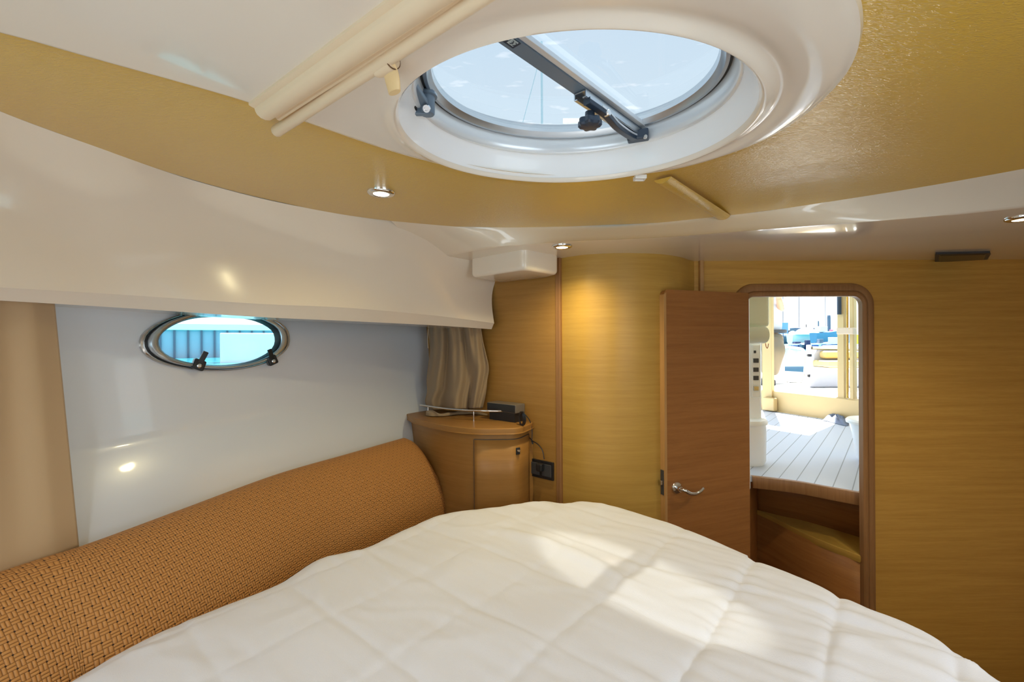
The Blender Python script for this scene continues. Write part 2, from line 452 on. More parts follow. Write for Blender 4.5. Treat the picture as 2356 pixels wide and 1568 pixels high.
# padded seam across the headliner
a_, b_ = PZ(1524, 412, ZV-.004), PZ(1664, 499, ZV-.004)
bm = sweep_bm([a_.lerp(b_, i/12) for i in range(13)], [(.024*math.cos(t_), -.013*math.sin(t_)**1.5+.002) for t_ in [PI*i/10 for i in range(11)]], (0, 0, 1)); recalc(bm)
o = finish(bm, 'trim_2', M['vinyl']); struct(o, 'rounded padded seam in the vinyl headliner below the hatch', 'seam')

# hatch liner (white throat) , part of window_1
hatch = thing('window_1', 'oval roof hatch with aluminium frame in the ceiling', 'roof hatch', (HC.x, HC.y, .5), kind='structure')
def ring(name, prof, material, parent, n=160, pt=hatch_pt, smooth=35, closed=False):
    rows = [[pt(k, 2*PI*i/n, z) for i in range(n)] for k, z in prof]
    bm = loft(rows, cu=True, cv=closed); recalc(bm)
    return finish(bm, name, material, parent, smooth=smooth)
ring('liner', [(.978, .434), (.965, .442), (.95, .455), (.93, .472), (.912, .486), (.90, .492)], M['linerwhite'], hatch)
ring('base_frame', [(.915, .489), (.905, .487), (.895, .488), (.885, .492), (.875, .502), (.868, .515), (.862, .527), (.862, .56), (.92, .56), (.92, .489)], M['alu_w'], hatch)
ring('gasket', [(.866, .524), (.852, .524), (.848, .530), (.866, .536)], M['rubber'], hatch, closed=True)
ring('lid_frame', [(.853, .526), (.845, .521), (.825, .521), (.812, .528), (.80, .532), (.795, .545), (.86, .548)], M['alu'], hatch)
bm = bmesh.new(); cap(bm, [hatch_pt(.80, 2*PI*i/160, .540) for i in range(160)])
finish(bm, 'glass', M['glass_h'], hatch, smooth=0)

# crossbar with certification mark, slotted rail, arm and knob
Hs = .515
pA, pB = PZ(1138, 76, Hs), PZ(1480, 316, Hs)
bd = (pB-pA).normalized(); bs = bd.cross(Vector((0, 0, 1))).normalized()
pA2 = pA - bd*.10
bm = box_bm((pA2+pB)/2+Vector((0, 0, .006)), ((pB-pA2).length, .030, .008), bd, bs, (0, 0, 1)); finish(bm, 'crossbar', M['greyblue'], hatch, smooth=0, bevel=.001)
bm = box_bm((pA2+pB)/2+bs*.021+Vector((0, 0, .010)), ((pB-pA2).length, .012, .010), bd, bs, (0, 0, 1)); finish(bm, 'bright_edge_bar', M['alu_w'], hatch, smooth=0, bevel=.001)
rA = PZ(1334, 211, Hs)
bm = bmesh.new(); rl = (pB-rA).length*.97; rc = rA+bd*rl/2
rc.z = Hs-.004
for s_, w_, h_, dz in ((0, .030, .003, .003), (.0135, .003, .014, -.003), (-.0135, .003, .014, -.003), (.010, .007, .003, -.010), (-.010, .007, .003, -.010)):
    box_bm(rc+bs*s_+Vector((0, 0, dz)), (rl, w_, h_), bd, bs, (0, 0, 1), bm=bm)
rail = finish(bm, 'slide_rail', M['alu'], hatch, smooth=0, bevel=.0005)
# plate with the CE mark
cc = PZ(1174, 95, Hs+.0015); cc.z = Hs+.0012
bm = box_bm(cc, (.034, .019, .0008), bd, bs, (0, 0, 1)); pl = finish(bm, 'rating_plate', M['blueblack'], hatch, smooth=0)
M['plate'] = mat('plate_silver', srgb(176, 192, 198), .4)
c1 = PZ(1176, 96, Hs); c1.z = Hs+.0005
bm = box_bm(c1+bd*.004, (.0155, .014, .0006), bd, bs, (0, 0, 1)); finish(bm, 'mark_panel', M['plate'], pl, smooth=0)
bm = box_bm(c1-bd*.0095+bs*.003, (.008, .009, .0006), bd, bs, (0, 0, 1)); finish(bm, 'mark_panel', M['plate'], pl, smooth=0)
def arc(c, r, a0, a1, n=14): return [c+(-bs)*(r*math.cos(a0+(a1-a0)*i/n))*.95+bd*(r*math.sin(a0+(a1-a0)*i/n)) for i in range(n+1)]
bm = bmesh.new(); cz = Vector((0, 0, -.0008))
for cx_, e_ in ((.0075, 0), (.0005, 1)):
    cc_ = c1+bd*cx_+cz
    tube_bm(arc(cc_, .0042, PI*.0, PI*1.0), .0007, 6, bm=bm)
    if e_: tube_bm([cc_+bd*.004, cc_+bd*.0008], .0006, 6, bm=bm)
cc_ = c1-bd*.0095+bs*.003+cz
tube_bm([cc_-bd*.002-bs*.0025, cc_-bd*.002+bs*.0025, cc_+bd*.002-bs*.0025, cc_+bd*.002+bs*.0025], .0006, 6, bm=bm)
finish(bm, 'mark_lettering', M['blueblack'], pl)
# stay arm
p0 = PZ(1350, 232, Hs-.02); p1 = PZ(1392, 262, Hs-.028); p2 = PZ(1420, 292, Hs-.030); p3 = PZ(1455, 315, Hs-.024); p4 = PZ(1478, 318, Hs-.020)
pth = spline([p0, p1, p2, p3, p4], 6)
bm = sweep_bm(pth, [(-.007, -.006), (.007, -.006), (.008, .004), (-.008, .004)], (0, 0, 1)); recalc(bm)
arm = finish(bm, 'stay_arm', M['blueblack'], hatch, smooth=0, bevel=.0015)
bm = sweep_bm([p+Vector((0, 0, .0045))+bs*.0078 for p in pth[4:]], [(-.0012, -.002), (.0012, -.002), (.0012, .002), (-.0012, .002)], (0, 0, 1)); recalc(bm)
finish(bm, 'bright_edge', M['alu_w'], arm, smooth=0)
bm = lathe_bm([(0, -.0112), (.006, -.0112), (.0065, -.0105), (.0065, 0), (0, 0)], p1+bs*.0, 24, bs*-1); recalc(bm)
finish(bm, 'pivot_bolt', M['chrome'], arm)
# bracket on the frame
bq = PZ(1468, 318, .492)
bm = box_bm(bq+Vector((0, 0, .006)), (.050, .024, .024), Vector((.93, -.36, 0)).normalized(), Vector((.36, .93, 0)).normalized(), (0, 0, 1)); finish(bm, 'bracket', M['blueblack'], hatch, smooth=0, bevel=.003)
sc = PY(1485, 314, bq.y-.0165)
bm = lathe_bm([(0, .003), (.004, .003), (.005, .001), (.005, -.003), (0, -.003)], sc, 20, (.0, -1, -.2)); recalc(bm)
finish(bm, 'screw', M['chrome'], hatch)
# knob
kc = PZ(1357, 258, Hs-.028)
def knob_bm(c):
    bm = bmesh.new(); n = 84; rows = []
    for r, h in ((.0, 0), (.008, 0), (.0085, -.012), (.010, -.014), (.0175, -.0155), (.019, -.018), (.019, -.027), (.0165, -.031), (.008, -.033), (0, -.033)):
        f = 1 if r > .012 else 0
        rows.append([c+Vector((math.cos(2*PI*k/n), math.sin(2*PI*k/n), 0))*1.25*max(1e-5, r*(1+f*.10*math.cos(7*2*PI*k/n)))+Vector((0, 0, h)) for k in range(n)])
    loft(rows, cu=True, bm=bm); recalc(bm); return bm
kn = finish(knob_bm(kc), 'knob', M['blueblack'], hatch, smooth=30)
kn.data.materials.append(M['greyblue'])
# latch on the left of the hatch
q0, q1 = PZ(918, 162, Hs-.01), PZ(974, 247, Hs-.02)
ld = (q1-q0).normalized(); ls = ld.cross(Vector((0, 0, 1))).normalized()
lat = finish(box_bm((q0+q1)/2-ld*.02, ((q1-q0).length+.09, .034, .012), ld, ls, ls.cross(ld)*-1), 'latch_lever', M['greyblue'], hatch, smooth=0, bevel=.003)
finish(box_bm((q0+q1)/2-ld*.02+ls*-.0195, ((q1-q0).length+.05, .005, .009), ld, ls, ls.cross(ld)*-1), 'bright_edge', M['alu_w'], lat, smooth=0, bevel=.001)
pv = PZ(986, 225, Hs)
bm = lathe_bm([(0, .012), (.018, .012), (.021, .008), (.021, .003), (.016, .002), (.0155, -.030), (.014, -.034), (0, -.034)], PZ(983, 226, Hs-.003), 28); recalc(bm)
finish(bm, 'latch_pivot', M['greyblue'], hatch)
bm = lathe_bm([(0, .003), (.0035, .003), (.004, .0045), (.0075, .0045), (.008, 0), (0, 0)], PZ(982, 249, Hs-.034), 24, (-.1, -.75, -.6)); recalc(bm)
finish(bm, 'bolt_head', M['chrome'], lat)
finish(box_bm(PZ(948, 243, Hs-.026), (.014, .018, .016), ld, ls, (0, 0, 1)), 'catch', M['black'], hatch, smooth=0, bevel=.002)
finish(box_bm(PZ(966, 252, Hs-.028), (.046, .012, .024), (1, 0, 0), (0, 1, 0), (0, 0, 1)), 'latch_body', M['greyblue'], hatch, smooth=0, bevel=.003)
bm = lathe_bm([(0, .004), (.005, .004), (.006, .002), (.006, -.004), (0, -.004)], PZ(920, 180, Hs-.02), 20, (-.3, -.7, -.5)); recalc(bm)
finish(bm, 'white_stud', M['white'], hatch)

# deck above
rows = []
dk = [Vector((-2.2, -2.2, 0)), Vector((2.9, -2.2, 0)), Vector((2.9, 2.25, 0)), Vector((-2.2, 2.9, 0))]
dkr = polar(dk, HC, 144)
for k in range(144):
    th = 2*PI*k/144; d = Vector((math.cos(th), math.sin(th), 0))
    rows.append([HC+d*(lipr(th)*.93)+Vector((0, 0, .56)), HC+d*(lipr(th)*1.1)+Vector((0, 0, .565)), HC+d*dkr[k]+Vector((0, 0, .56))])
bm = loft(rows, cv=True)
o = finish(bm, 'deck', M['gel2'], smooth=30, solid=.02); struct(o)

# ------------------------------------------------------------------ cove on the port side
Lp = [(-900, 648, .50), (-300, 676, .74), (0, 691, .93), (300, 709, 1.17), (600, 729, 1.455), (800, 738, 1.72), (1000, 748, 2.05), (1131, 757, 2.262)]
Tp = [PZ(-420, 62, ZV), PZ(-200, 165, ZV), PZ(0, 256, ZV), PZ(200, 330, ZV), PZ(460, 419, ZV), PZ(700, 477, ZV), PY(950, 512, 1.74), PY(1160, 612, 2.28)]
Tp[0] = Vector((-.965, .45, ZV))
Lc = spline([PY(x, y, Y) for x, y, Y in Lp], 10)
Kc = spline([PY(x+(4 if x < 1100 else 6), y-(30 if x < 900 else 22 if x < 1100 else 14), Y*.985) for x, y, Y in Lp], 10)
Tc = spline(Tp, 10)
rows = []
for i in range(len(Lc)):
    T_, K_, L_ = Tc[i], Kc[i], Lc[i]; row = []
    out = -V
    for j in range(15):
        s = j/14
        h = 1-(1-s)**1.5 if False else s
        p = T_.lerp(K_, s)
        bulge = .055*math.sin(PI*s)**1.0
        p = p+out*bulge*.8+Vector((0, 0, .020*math.sin(PI*s)))
        row.append(p)
    row += [K_.lerp(L_, .15)+V*-.001, K_.lerp(L_, .85), L_, L_+out*.006+Vector((0, 0, .001)), L_+out*.03+Vector((0, 0, .004)), L_+out*.22+Vector((0, 0, .004))]
    rows.append(row)
bm = loft(rows)
o = finish(bm, 'trim_3', M['gel'], smooth=32); struct(o, 'glossy cream side moulding overhanging the small oval window', 'side moulding')

# fascia and soffit aft
c_px = [(985, 598), (1120, 571), (1200, 564), (1310, 556), (1504, 548), (1715, 532), (1881, 519), (2103, 502), (2356, 477), (2800, 425), (3600, 310)]
Cc = spline([PZ(x, y, ZS) for x, y in c_px], 8)
Bt = spline([PZ(x, y, ZV) for x, y in ((900, 508), (1050, 521), (1120, 523), (1300, 521), (1504, 513), (1715, 491), (1881, 468), (2103, 433), (2356, 388), (2800, 301), (3600, 120))], 8)
rows = []
for i in range(len(Cc)):
    a_, b_ = Bt[i], Cc[i]
    r_ = [a_+Vector((0, 0, .012)), a_]
    for s in (.25, .5, .75, .93): r_.append(a_.lerp(b_, s)+Vector((0, .006*math.sin(PI*s), .004*math.sin(PI*s))))
    r_ += [b_+Vector((0, -.002, .001)), b_+Vector((.002, .008, 0))]
    for s in (.15, .3, .5, .7, 1): r_.append(Vector((b_.x*(1+(2.9/b_.y-1)*s), b_.y+.008+(2.9-b_.y)*s, ZS)))
    rows.append(r_)
bm = loft(rows)
o = finish(bm, 'trim_4', M['gel3'], smooth=38); struct(o, 'glossy cream soffit and fascia above the wooden bulkhead', 'soffit')

# moulded box in the corner below the soffit
pc = [PY(1085, 600, 2.04), PY(1206, 575, 1.85), PY(1284, 590, 1.99)]
poly = [(-.185, 2.06), (.052, 1.84), (.205, 1.99), (.16, 2.08), (-.06, 2.25)]
def roundpoly(poly, rad, n=6):
    out = []; L = len(poly)
    for i, p in enumerate(poly):
        p = Vector((p[0], p[1], 0)); a = Vector((*poly[i-1][:2], 0)); b = Vector((*poly[(i+1) % L][:2], 0))
        r = rad[i] if isinstance(rad, (list, tuple)) else rad
        u, v = (a-p).normalized(), (b-p).normalized()
        s_, e_ = p+u*r, p+v*r
        for k in range(n+1):
            t = k/n; out.append(s_*(1-t)**2+p*2*t*(1-t)+e_*t*t)
    return out
rp_ = roundpoly(poly, [.02, .03, .02, .01, .01])
cen = sum(rp_, Vector())/len(rp_)
rows = [[Vector((p.x, p.y, .38)) for p in rp_], [Vector((p.x, p.y, .306)) for p in rp_]]
for t_ in (.25, .5, .75, 1):
    an = t_*PI/2; off = .018*(1-math.cos(an)); dz = .018*math.sin(an)
    rows.append([Vector((p.x, p.y, .306-dz))+(cen-p).normalized()*off for p in rp_])
bm = loft(rows, cu=True); cap(bm, rows[-1]); recalc(bm)
o = finish(bm, 'speaker_box', M['gel'], smooth=50)
tag(o, 'small cream moulded box under the soffit above the corner curtain', 'box')

# ------------------------------------------------------------------ hull side with portlight
hb = spline([Vector(p) for p in ((-1.38, -.15, 0), (-1.31, .20, 0), (-1.19, .66, 0), (-1.10, .93, 0), (-.905, 1.57, 0), (-.565, 2.29, 0), (-.385, 2.56, 0), (-.25, 2.84, 0))], 12)
hl = [0]
for i in range(1, len(hb)): hl.append(hl[-1]+(hb[i]-hb[i-1]).length)
def lerp_tab(z, tab):
    for (z0, v0), (z1, v1) in zip(tab, tab[1:]):
        if z <= z1: return v0+(v1-v0)*max(0, (z-z0))/(z1-z0)
    return tab[-1][1]
def hoff(z):
    # smooth knuckle at z = -.27
    f = lambda q: lerp_tab(q, [(-1.5, -.40), (-.62, -.07), (-.47, 0), (-.27, .095), (0, .115), (.2, .15)])
    return sum(f(z+d_) for d_ in (-.016, -.008, 0, .008, .016))/5
def hull(s, z):
    for i in range(len(hl)-1):
        if s <= hl[i+1] or i == len(hl)-2:
            t = (s-hl[i])/(hl[i+1]-hl[i]); p = hb[i].lerp(hb[i+1], t); break
    return p+(-V)*hoff(z)+Vector((0, 0, z))
def hull_hit(px, py):
    r = ray(px, py); z = 0
    for _ in range(6):
        lo, hi = 0, hl[-1]
        for _ in range(40):
            mid = (lo+hi)/2; p = hull(mid, z)
            if p.y <= 0 or p.x/p.y < r.x/r.y: lo = mid
            else: hi = mid
        p = hull((lo+hi)/2, z); z = r.z/r.y*p.y
    return (lo+hi)/2, z
# portlight outline in (s, z) from the photo
NP = 96
port_px = [(665, 785), (655, 752), (610, 727), (550, 716), (490, 714), (430, 719), (370, 738), (330, 765), (320, 790), (332, 815), (370, 836), (430, 849), (500, 853), (560, 848), (610, 835), (650, 812)]
ph = spline([Vector((*hull_hit(x, y), 0)) for x, y in port_px], 6, closed=True)
pcn = sum(ph, Vector())/len(ph)
prr = polar(ph, pcn, NP)
def port_pt(k, th, d):
    i = (th/(2*PI))*NP; i0 = int(i) % NP; f = i-int(i); r = prr[i0]*(1-f)+prr[(i0+1) % NP]*f
    s, z = pcn.x+k*r*math.cos(th), pcn.y+k*r*math.sin(th)
    p = hull(s, z); e = .01
    n = (hull(s+e, z)-hull(s-e, z)).cross(hull(s, z+e)-hull(s, z-e)).normalized()
    if n.dot(V) < 0: n = -n
    return p+n*d
rows = []
for k in range(NP):
    th = 2*PI*k/NP; c_, s_ = math.cos(th), math.sin(th)
    # distance to the (s,z) rectangle
    ts = []
    if c_ > 1e-6: ts.append((hl[-1]-pcn.x)/c_)
    if c_ < -1e-6: ts.append((0-pcn.x)/c_)
    if s_ > 1e-6: ts.append((.16-pcn.y)/s_)
    if s_ < -1e-6: ts.append((-.95-pcn.y)/s_)
    R = min(ts); r0 = prr[k]*.93; row = []
    for j in range(90):
        r = r0+(R-r0)*(j/89); row.append(hull(pcn.x+r*c_, pcn.y+r*s_))
    rows.append(row)
bm = loft(rows, cv=True)
# fill the rectangle's corners
o = finish(bm, 'wall_left', M['gel2'], smooth=40); struct(o, 'pale glossy hull side with a small oval window', 'wall')
bm = loft([[hull(s_, .155) for s_ in [hl[-1]*i/80 for i in range(81)]], [hull(s_, .155)-V*.05+Vector((0, 0, .45)) for s_ in [hl[-1]*i/80 for i in range(81)]]])
loft([[hull(hl[-1]*i/80, -.94)+V*.03 for i in range(81)], [hull(hl[-1]*i/80, -.94)+V*.03+Vector((0, 0, -.6)) for i in range(81)]], bm=bm)
o = finish(bm, 'wall_left_backing', M['gel2'], smooth=40); struct(o)
o.name = 'wall_outer'
# forward and starboard sides of the cabin behind the camera
pl = spline([Vector(p) for p in ((-1.0, -.1, 0), (-.95, -.7, 0), (-.6, -1.25, 0), (0, -1.45, 0), (.7, -1.1, 0), (1.5, -.4, 0), (2.0, .3, 0), (2.6, 1.2, 0), (2.9, 2.2, 0))], 8)
bm = loft([[p+Vector((0, 0, z)) for p in pl] for z in (ZF, .58)]); o = finish(bm, 'wall_right', M['gel'], smooth=60); struct(o)

port = thing('window_2', 'small oval opening window with steel frame in the hull side', 'porthole', port_pt(0, 0, 0), kind='structure')
ring('outer_frame', [(.955, -.06), (.955, .004), (.965, .008), (.985, .009), (1.0, .006), (1.005, 0.0)], M['steel'], port, n=NP, pt=port_pt)
ring('gasket', [(.955, .006), (.945, .0085), (.92, .0085), (.915, .005)], M['rubber'], port, n=NP, pt=port_pt)
ring('inner_frame', [(.935, .005), (.93, .016), (.92, .021), (.90, .023), (.86, .022), (.835, .019), (.825, .010)], M['alu'], port, n=NP, pt=port_pt)
ring('inner_seal', [(.83, .012), (.82, .014), (.81, .009), (.80, -.01)], M['rubber'], port, n=NP, pt=port_pt)
bm = bmesh.new(); cap(bm, [port_pt(.83, 2*PI*i/NP, .003) for i in range(NP)]); finish(bm, 'glass', M['glass_p'], port, smooth=0)
for (px, py, tx, ty) in ((452, 838, 463, 812), (620, 828, 612, 810)):
    s_, z_ = hull_hit(px, py); b0 = hull(s_, z_)
    nrm = V
    s2, z2 = hull_hit(tx, ty); b1 = hull(s2, z2)
    ax_ = (b1-b0).normalized(); sd = ax_.cross(nrm).normalized()
    o = finish(box_bm(b0+nrm*.02, (.036, .036, .026), ax_, sd, nrm), 'dog', M['black'], port, smooth=0, bevel=.006)
    finish(box_bm(b0+ax_*.022+nrm*.034, (.050, .016, .008), (ax_*.92+nrm*.3).normalized(), sd, (nrm*.92-ax_*.3).normalized()), 'lever', M['black'], o, smooth=0, bevel=.002)
    bm = lathe_bm([(0, .003), (.0035, .003), (.0045, .0045), (.007, .003), (.007, -.002), (0, -.002)], b0+nrm*.034-ax_*.004, 24, nrm); recalc(bm)
    finish(bm, 'bolt', M['chrome'], o)

# ------------------------------------------------------------------ wooden corner, curved wall, bulkhead
W1a, W1b = Vector((.205, 2.045, 0)), Vector((-.62, 2.733, 0))
w1d = (W1b-W1a).normalized(); w1n = Vector((w1d.y, -w1d.x, 0))
if w1n.y > 0: w1n = -w1n
def PW(px, py, off=0): return PPL(px, py, W1a+w1n*off, w1n)
bm = box_bm((W1a+W1b)/2-w1n*.015+Vector((0, 0, (ZF+.5)/2)), ((W1b-W1a).length, .03, .5-ZF), w1d, w1n); o = finish(bm, 'wall_corner', M['wood_c_shade'], smooth=0)
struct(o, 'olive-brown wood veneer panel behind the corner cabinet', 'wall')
cw = spline([Vector(p) for p in ((.222, 2.042, 0), (.30, 1.975, 0), (.375, 1.943, 0), (.455, 1.93, 0), (.56, 1.938, 0), (.66, 1.97, 0), (.75, 2.03, 0), (.82, 2.105, 0), (.872, 2.16, 0), (.875, 2.24, 0))], 8)
bm = loft([[p+Vector((0, 0, z)) for p in cw] for z in (ZF, -.5, .2, .5)]); o = finish(bm, 'wall_back', M['wood'], smooth=60); struct(o, 'curved honey oak veneer wall bulging out beside the open door', 'curved wall')
bm = box_bm(W1a+w1n*.006+Vector((.010, .004, (ZF+.5)/2)), (.026, .020, .5-ZF), w1d, w1n); o = finish(bm, 'trim_5', M['wood_v'], smooth=0, bevel=.003); struct(o, 'narrow vertical wooden strip left of the curved wall', 'trim')
bm = box_bm((.888, 2.135, -.5), (.018, .03, 1.95)); o = finish(bm, 'trim_6', M['wood_edge'], smooth=0, bevel=.004); struct(o, 'thin upright wooden strip where the curved wall meets the bulkhead', 'trim')

YB = 2.15
def XB(px): return (px-1178)/FPX*YB
oxl, oxr, oz = XB(1711), XB(1975.5), .200
def door_path(xl, xr, zt, zb, r, n=10):
    p = [Vector((xl, 0, zb)), Vector((xl, 0, (zb+zt)/2))]
    for i in range(n+1):
        a_ = PI-PI/2*i/n; p.append(Vector((xl+r+r*math.cos(a_), 0, zt-r+r*math.sin(a_))))
    for i in range(n+1):
        a_ = PI/2-PI/2*i/n; p.append(Vector((xr-r+r*math.cos(a_), 0, zt-r+r*math.sin(a_))))
    p += [Vector((xr, 0, (zb+zt)/2)), Vector((xr, 0, zb))]
    return p
dp = door_path(oxl-.02, oxr+.02, oz+.02, ZF, .06)
bo = [Vector((.80, 0, ZF)), Vector((.80, 0, -.5))]+[Vector((.80, 0, .2+.35*i/10)) for i in range(11)]+[Vector((3.1, 0, .55-.35*i/10)) for i in range(11)]+[Vector((3.1, 0, -.5)), Vector((3.1, 0, ZF))]
bo[12] = Vector((.80, 0, .55)); bo[13] = Vector((3.1, 0, .55))
bm = loft([[p+Vector((0, YB, 0)) for p in dp], [p+Vector((0, YB, 0)) for p in bo]]); recalc(bm)
for f in list(bm.faces): pass
o = finish(bm, 'wall_far', M['wood_d'], smooth=0); struct(o, 'wide honey oak bulkhead with the doorway to the saloon', 'bulkhead')
# solidify by hand: back sheet
o.modifiers.new('s', 'SOLIDIFY').thickness = .02; o.modifiers['s'].offset = 0
# frame moulding
fp = door_path(oxl, oxr, oz, ZF, .042, 10)
prof = [(0, 0), (0, .014), (.004, .019), (.012, .021), (.020, .018), (.024, .012), (.027, .016), (.036, .018), (.050, .016), (.058, .010), (.062, 0), (.062, -.008), (0, -.012)]
rows = []
L = len(fp)
for i, p in enumerate(fp):
    t_ = (fp[min(i+1, L-1)]-fp[max(i-1, 0)]).normalized(); nrm = Vector((-t_.z, 0, t_.x))
    if i <= 1: nrm = Vector((-1, 0, 0))
    if i >= L-2: nrm = Vector((1, 0, 0))
    rows.append([p+nrm*a_+Vector((0, YB-.01-b_, 0)) for a_, b_ in prof])
bm = loft(rows, cu=True); recalc(bm)
o = finish(bm, 'trim_7', M['wood_v'], smooth=30); struct(o, 'rounded wooden moulding framing the doorway', 'door frame')
# pale jamb on the saloon side of the doorway
a = PY(1711, 900, 2.24); b = PY(1723, 900, 2.24)
bm = box_bm(((a.x+b.x)/2-.03, 2.24, (ZSAL+.30)/2), (b.x-a.x+.06, .03, .30-ZSAL)); o = finish(bm, 'trim_9', M['linerwhite'], smooth=0, bevel=.008); struct(o, 'pale jamb along the left side of the doorway', 'jamb')

# door leaf
dF, dH = Vector((.648, 1.935, 0)), Vector((1.098, 2.112, 0))
dd_ = (dH-dF).normalized(); dn = Vector((dd_.y, -dd_.x, 0))
dw = (dH-dF).length; th_ = .030
door = thing('door_1', 'open wooden cabin door folded back against the curved wall', 'door', (dF+dd_*dw/2)+Vector((0, 0, ZF+.1)), kind='structure')
zt, zb = .214, ZF+.08
prof = [(0, zb), (dw, zb), (dw, zt)]+[(.022-.022*math.sin(PI/2*i/6), zt-.022+.022*math.cos(PI/2*i/6)) for i in range(7)]
fr = [dF+dd_*a_+Vector((0, 0, b_)) for a_, b_ in prof]; bk = [p-dn*th_ for p in fr]
bm = bmesh.new(); loft([fr, bk], cu=True, bm=bm); cap(bm, fr); cap(bm, bk); recalc(bm)
finish(bm, 'leaf', M['wood_door'], door, smooth=0, bevel=.002)
fr = [dF+dd_*a_+dn*.0008+Vector((0, 0, b_)) for a_, b_ in ((0.0, zb), (.010, zb), (.010, zt-.010), (0, zt-.020))]
bk = [p-dn*(th_+.0016)-dd_*.002 for p in fr]; bk = [p for p in bk]; fr[0] -= dd_*.002; fr[3] -= dd_*.002
bm = bmesh.new(); loft([fr, bk], cu=True, bm=bm); cap(bm, fr); cap(bm, bk); recalc(bm); finish(bm, 'edge_strip', M['wood_edge'], door, smooth=0)
hc = PPL(1556, 1121, dF, dn)
bm = lathe_bm([(0, 0), (.026, 0), (.026, .004), (.023, .008), (.012, .010), (.011, .030), (0, .030)], hc, 32, dn); recalc(bm)
hnd = finish(bm, 'door_handle', M['chrome'], door)
hp = [hc+dn*.03, hc+dn*.046+dd_*.006, hc+dn*.052+dd_*.025-Vector((0, 0, .012)), hc+dn*.052+dd_*.055-Vector((0, 0, .017)), hc+dn*.052+dd_*.082-Vector((0, 0, .010)), hc+dn*.050+dd_*.100+Vector((0, 0, .000))]
bm = tube_bm(spline(hp, 6), [.0085]*14+[.0075]*17, 12); finish(bm, 'lever', M['chrome'], hnd)
lc = PPL(1524, 1112, dF, dd_*1.0)
lz = PPL(1524, 1112, dF, dn).z
lpos = dF-dn*(th_*.5)-dd_*.003; lpos.z = lz
finish(box_bm(lpos, (.003, .018, .105), dd_, dn), 'lock_plate', M['darkgrey'], door, smooth=0)
finish(box_bm(lpos-dd_*.006, (.012, .012, .020), dd_, dn), 'latch_bolt', M['steel'], door, smooth=0, bevel=.002)

# ------------------------------------------------------------------ cabin sole and steps
bm = box_bm((.6, .9, ZF-.02), (6, 5.6, .04)); o = finish(bm, 'floor', M['carpet'], smooth=0); struct(o, 'dark wooden cabin sole around the bed', 'floor')
def curve_step(name, top_px, z, back, thick, label, mat_, depthY):
    f = spline([PZ(x, y, z) for x, y in top_px], 6)
    f = f+[Vector((1.78, 2.215, z)), Vector((1.9, 2.215, z))]
    bk = [Vector((p.x, p.y+.03 if depthY == 0 else depthY, z)) for p in f]
    bm = bmesh.new(); rows = []
    rows.append([p.copy() for p in bk]); rows.append([p+Vector((0, .010, 0)) for p in f])
    rows.append([p+Vector((0, .003, -.002)) for p in f]); rows.append([p+Vector((0, 0, -.008)) for p in f])
    rows.append([p+Vector((0, 0, -thick+.008)) for p in f]); rows.append([p+Vector((0, .004, -thick)) for p in f]); rows.append([p+Vector((0, 0, -thick)) for p in bk])
    loft(rows, bm=bm); cap(bm, [r[0] for r in rows]); cap(bm, [r[-1] for r in rows]); recalc(bm)
    o = finish(bm, name, mat_, smooth=30); tag(o, label, 'step'); return o
curve_step('step', [(1733, 1096), (1790, 1102), (1850, 1110), (1910, 1121), (1984, 1134)], ZSAL+.001, None, .062, 'curved wooden threshold nosing at the edge of the pale plank floor', M['wood_v'], 0)
curve_step('step', [(1742, 1173), (1780, 1190), (1815, 1208), (1864, 1232), (1915, 1253), (1980, 1278)], -1.02, None, .035, 'lower curved wooden step inside the doorway with sunlit tread', M['wood'], 2.85)
# risers (upright panels under each tread)
r1 = spline([PZ(x, y, -1.02) for x, y in ((1742, 1171), (1790, 1183), (1864, 1200), (1985, 1236), (2060, 1256))], 5)
bm = loft([[Vector((p.x, p.y, -1.04)) for p in r1], [Vector((p.x, p.y, ZSAL-.03)) for p in r1]]); o = finish(bm, 'riser', M['wood_door'], solid=.015)
tag(o, 'upright wooden panel between the threshold and the lower step', 'riser')
f2 = spline([PZ(x, y, -1.02) for x, y in ((1742, 1173), (1780, 1190), (1815, 1208), (1864, 1232), (1915, 1253), (1980, 1278), (2010, 1284))], 5)
bm = loft([[Vector((p.x, p.y+.025, ZF)) for p in f2], [Vector((p.x, p.y+.025, -1.045)) for p in f2]]); o = finish(bm, 'riser', M['wood_door'], solid=.015)
tag(o, 'dark wooden panel beneath the lower curved step', 'riser')
# side wall of the stairwell
bm = box_bm((oxl+.34, 2.55, -1.10), (.02, .78, .72), Vector((1, 0, 0)), Vector((.45, .9, 0)).normalized())
bm.free()
a_ = Vector((XB(1712)-.01, 2.17, 0)); b_ = PZ(1742, 1173, -1.02); b_.z = 0
bm = box_bm((a_+b_)/2+Vector((-.012, 0, -1.10)), ((b_-a_).length+.05, .02, .70), (b_-a_).normalized(), Vector((0, 0, 1)).cross((b_-a_).normalized())); o = finish(bm, 'wall_stair', M['wood_door'], smooth=0); struct(o)

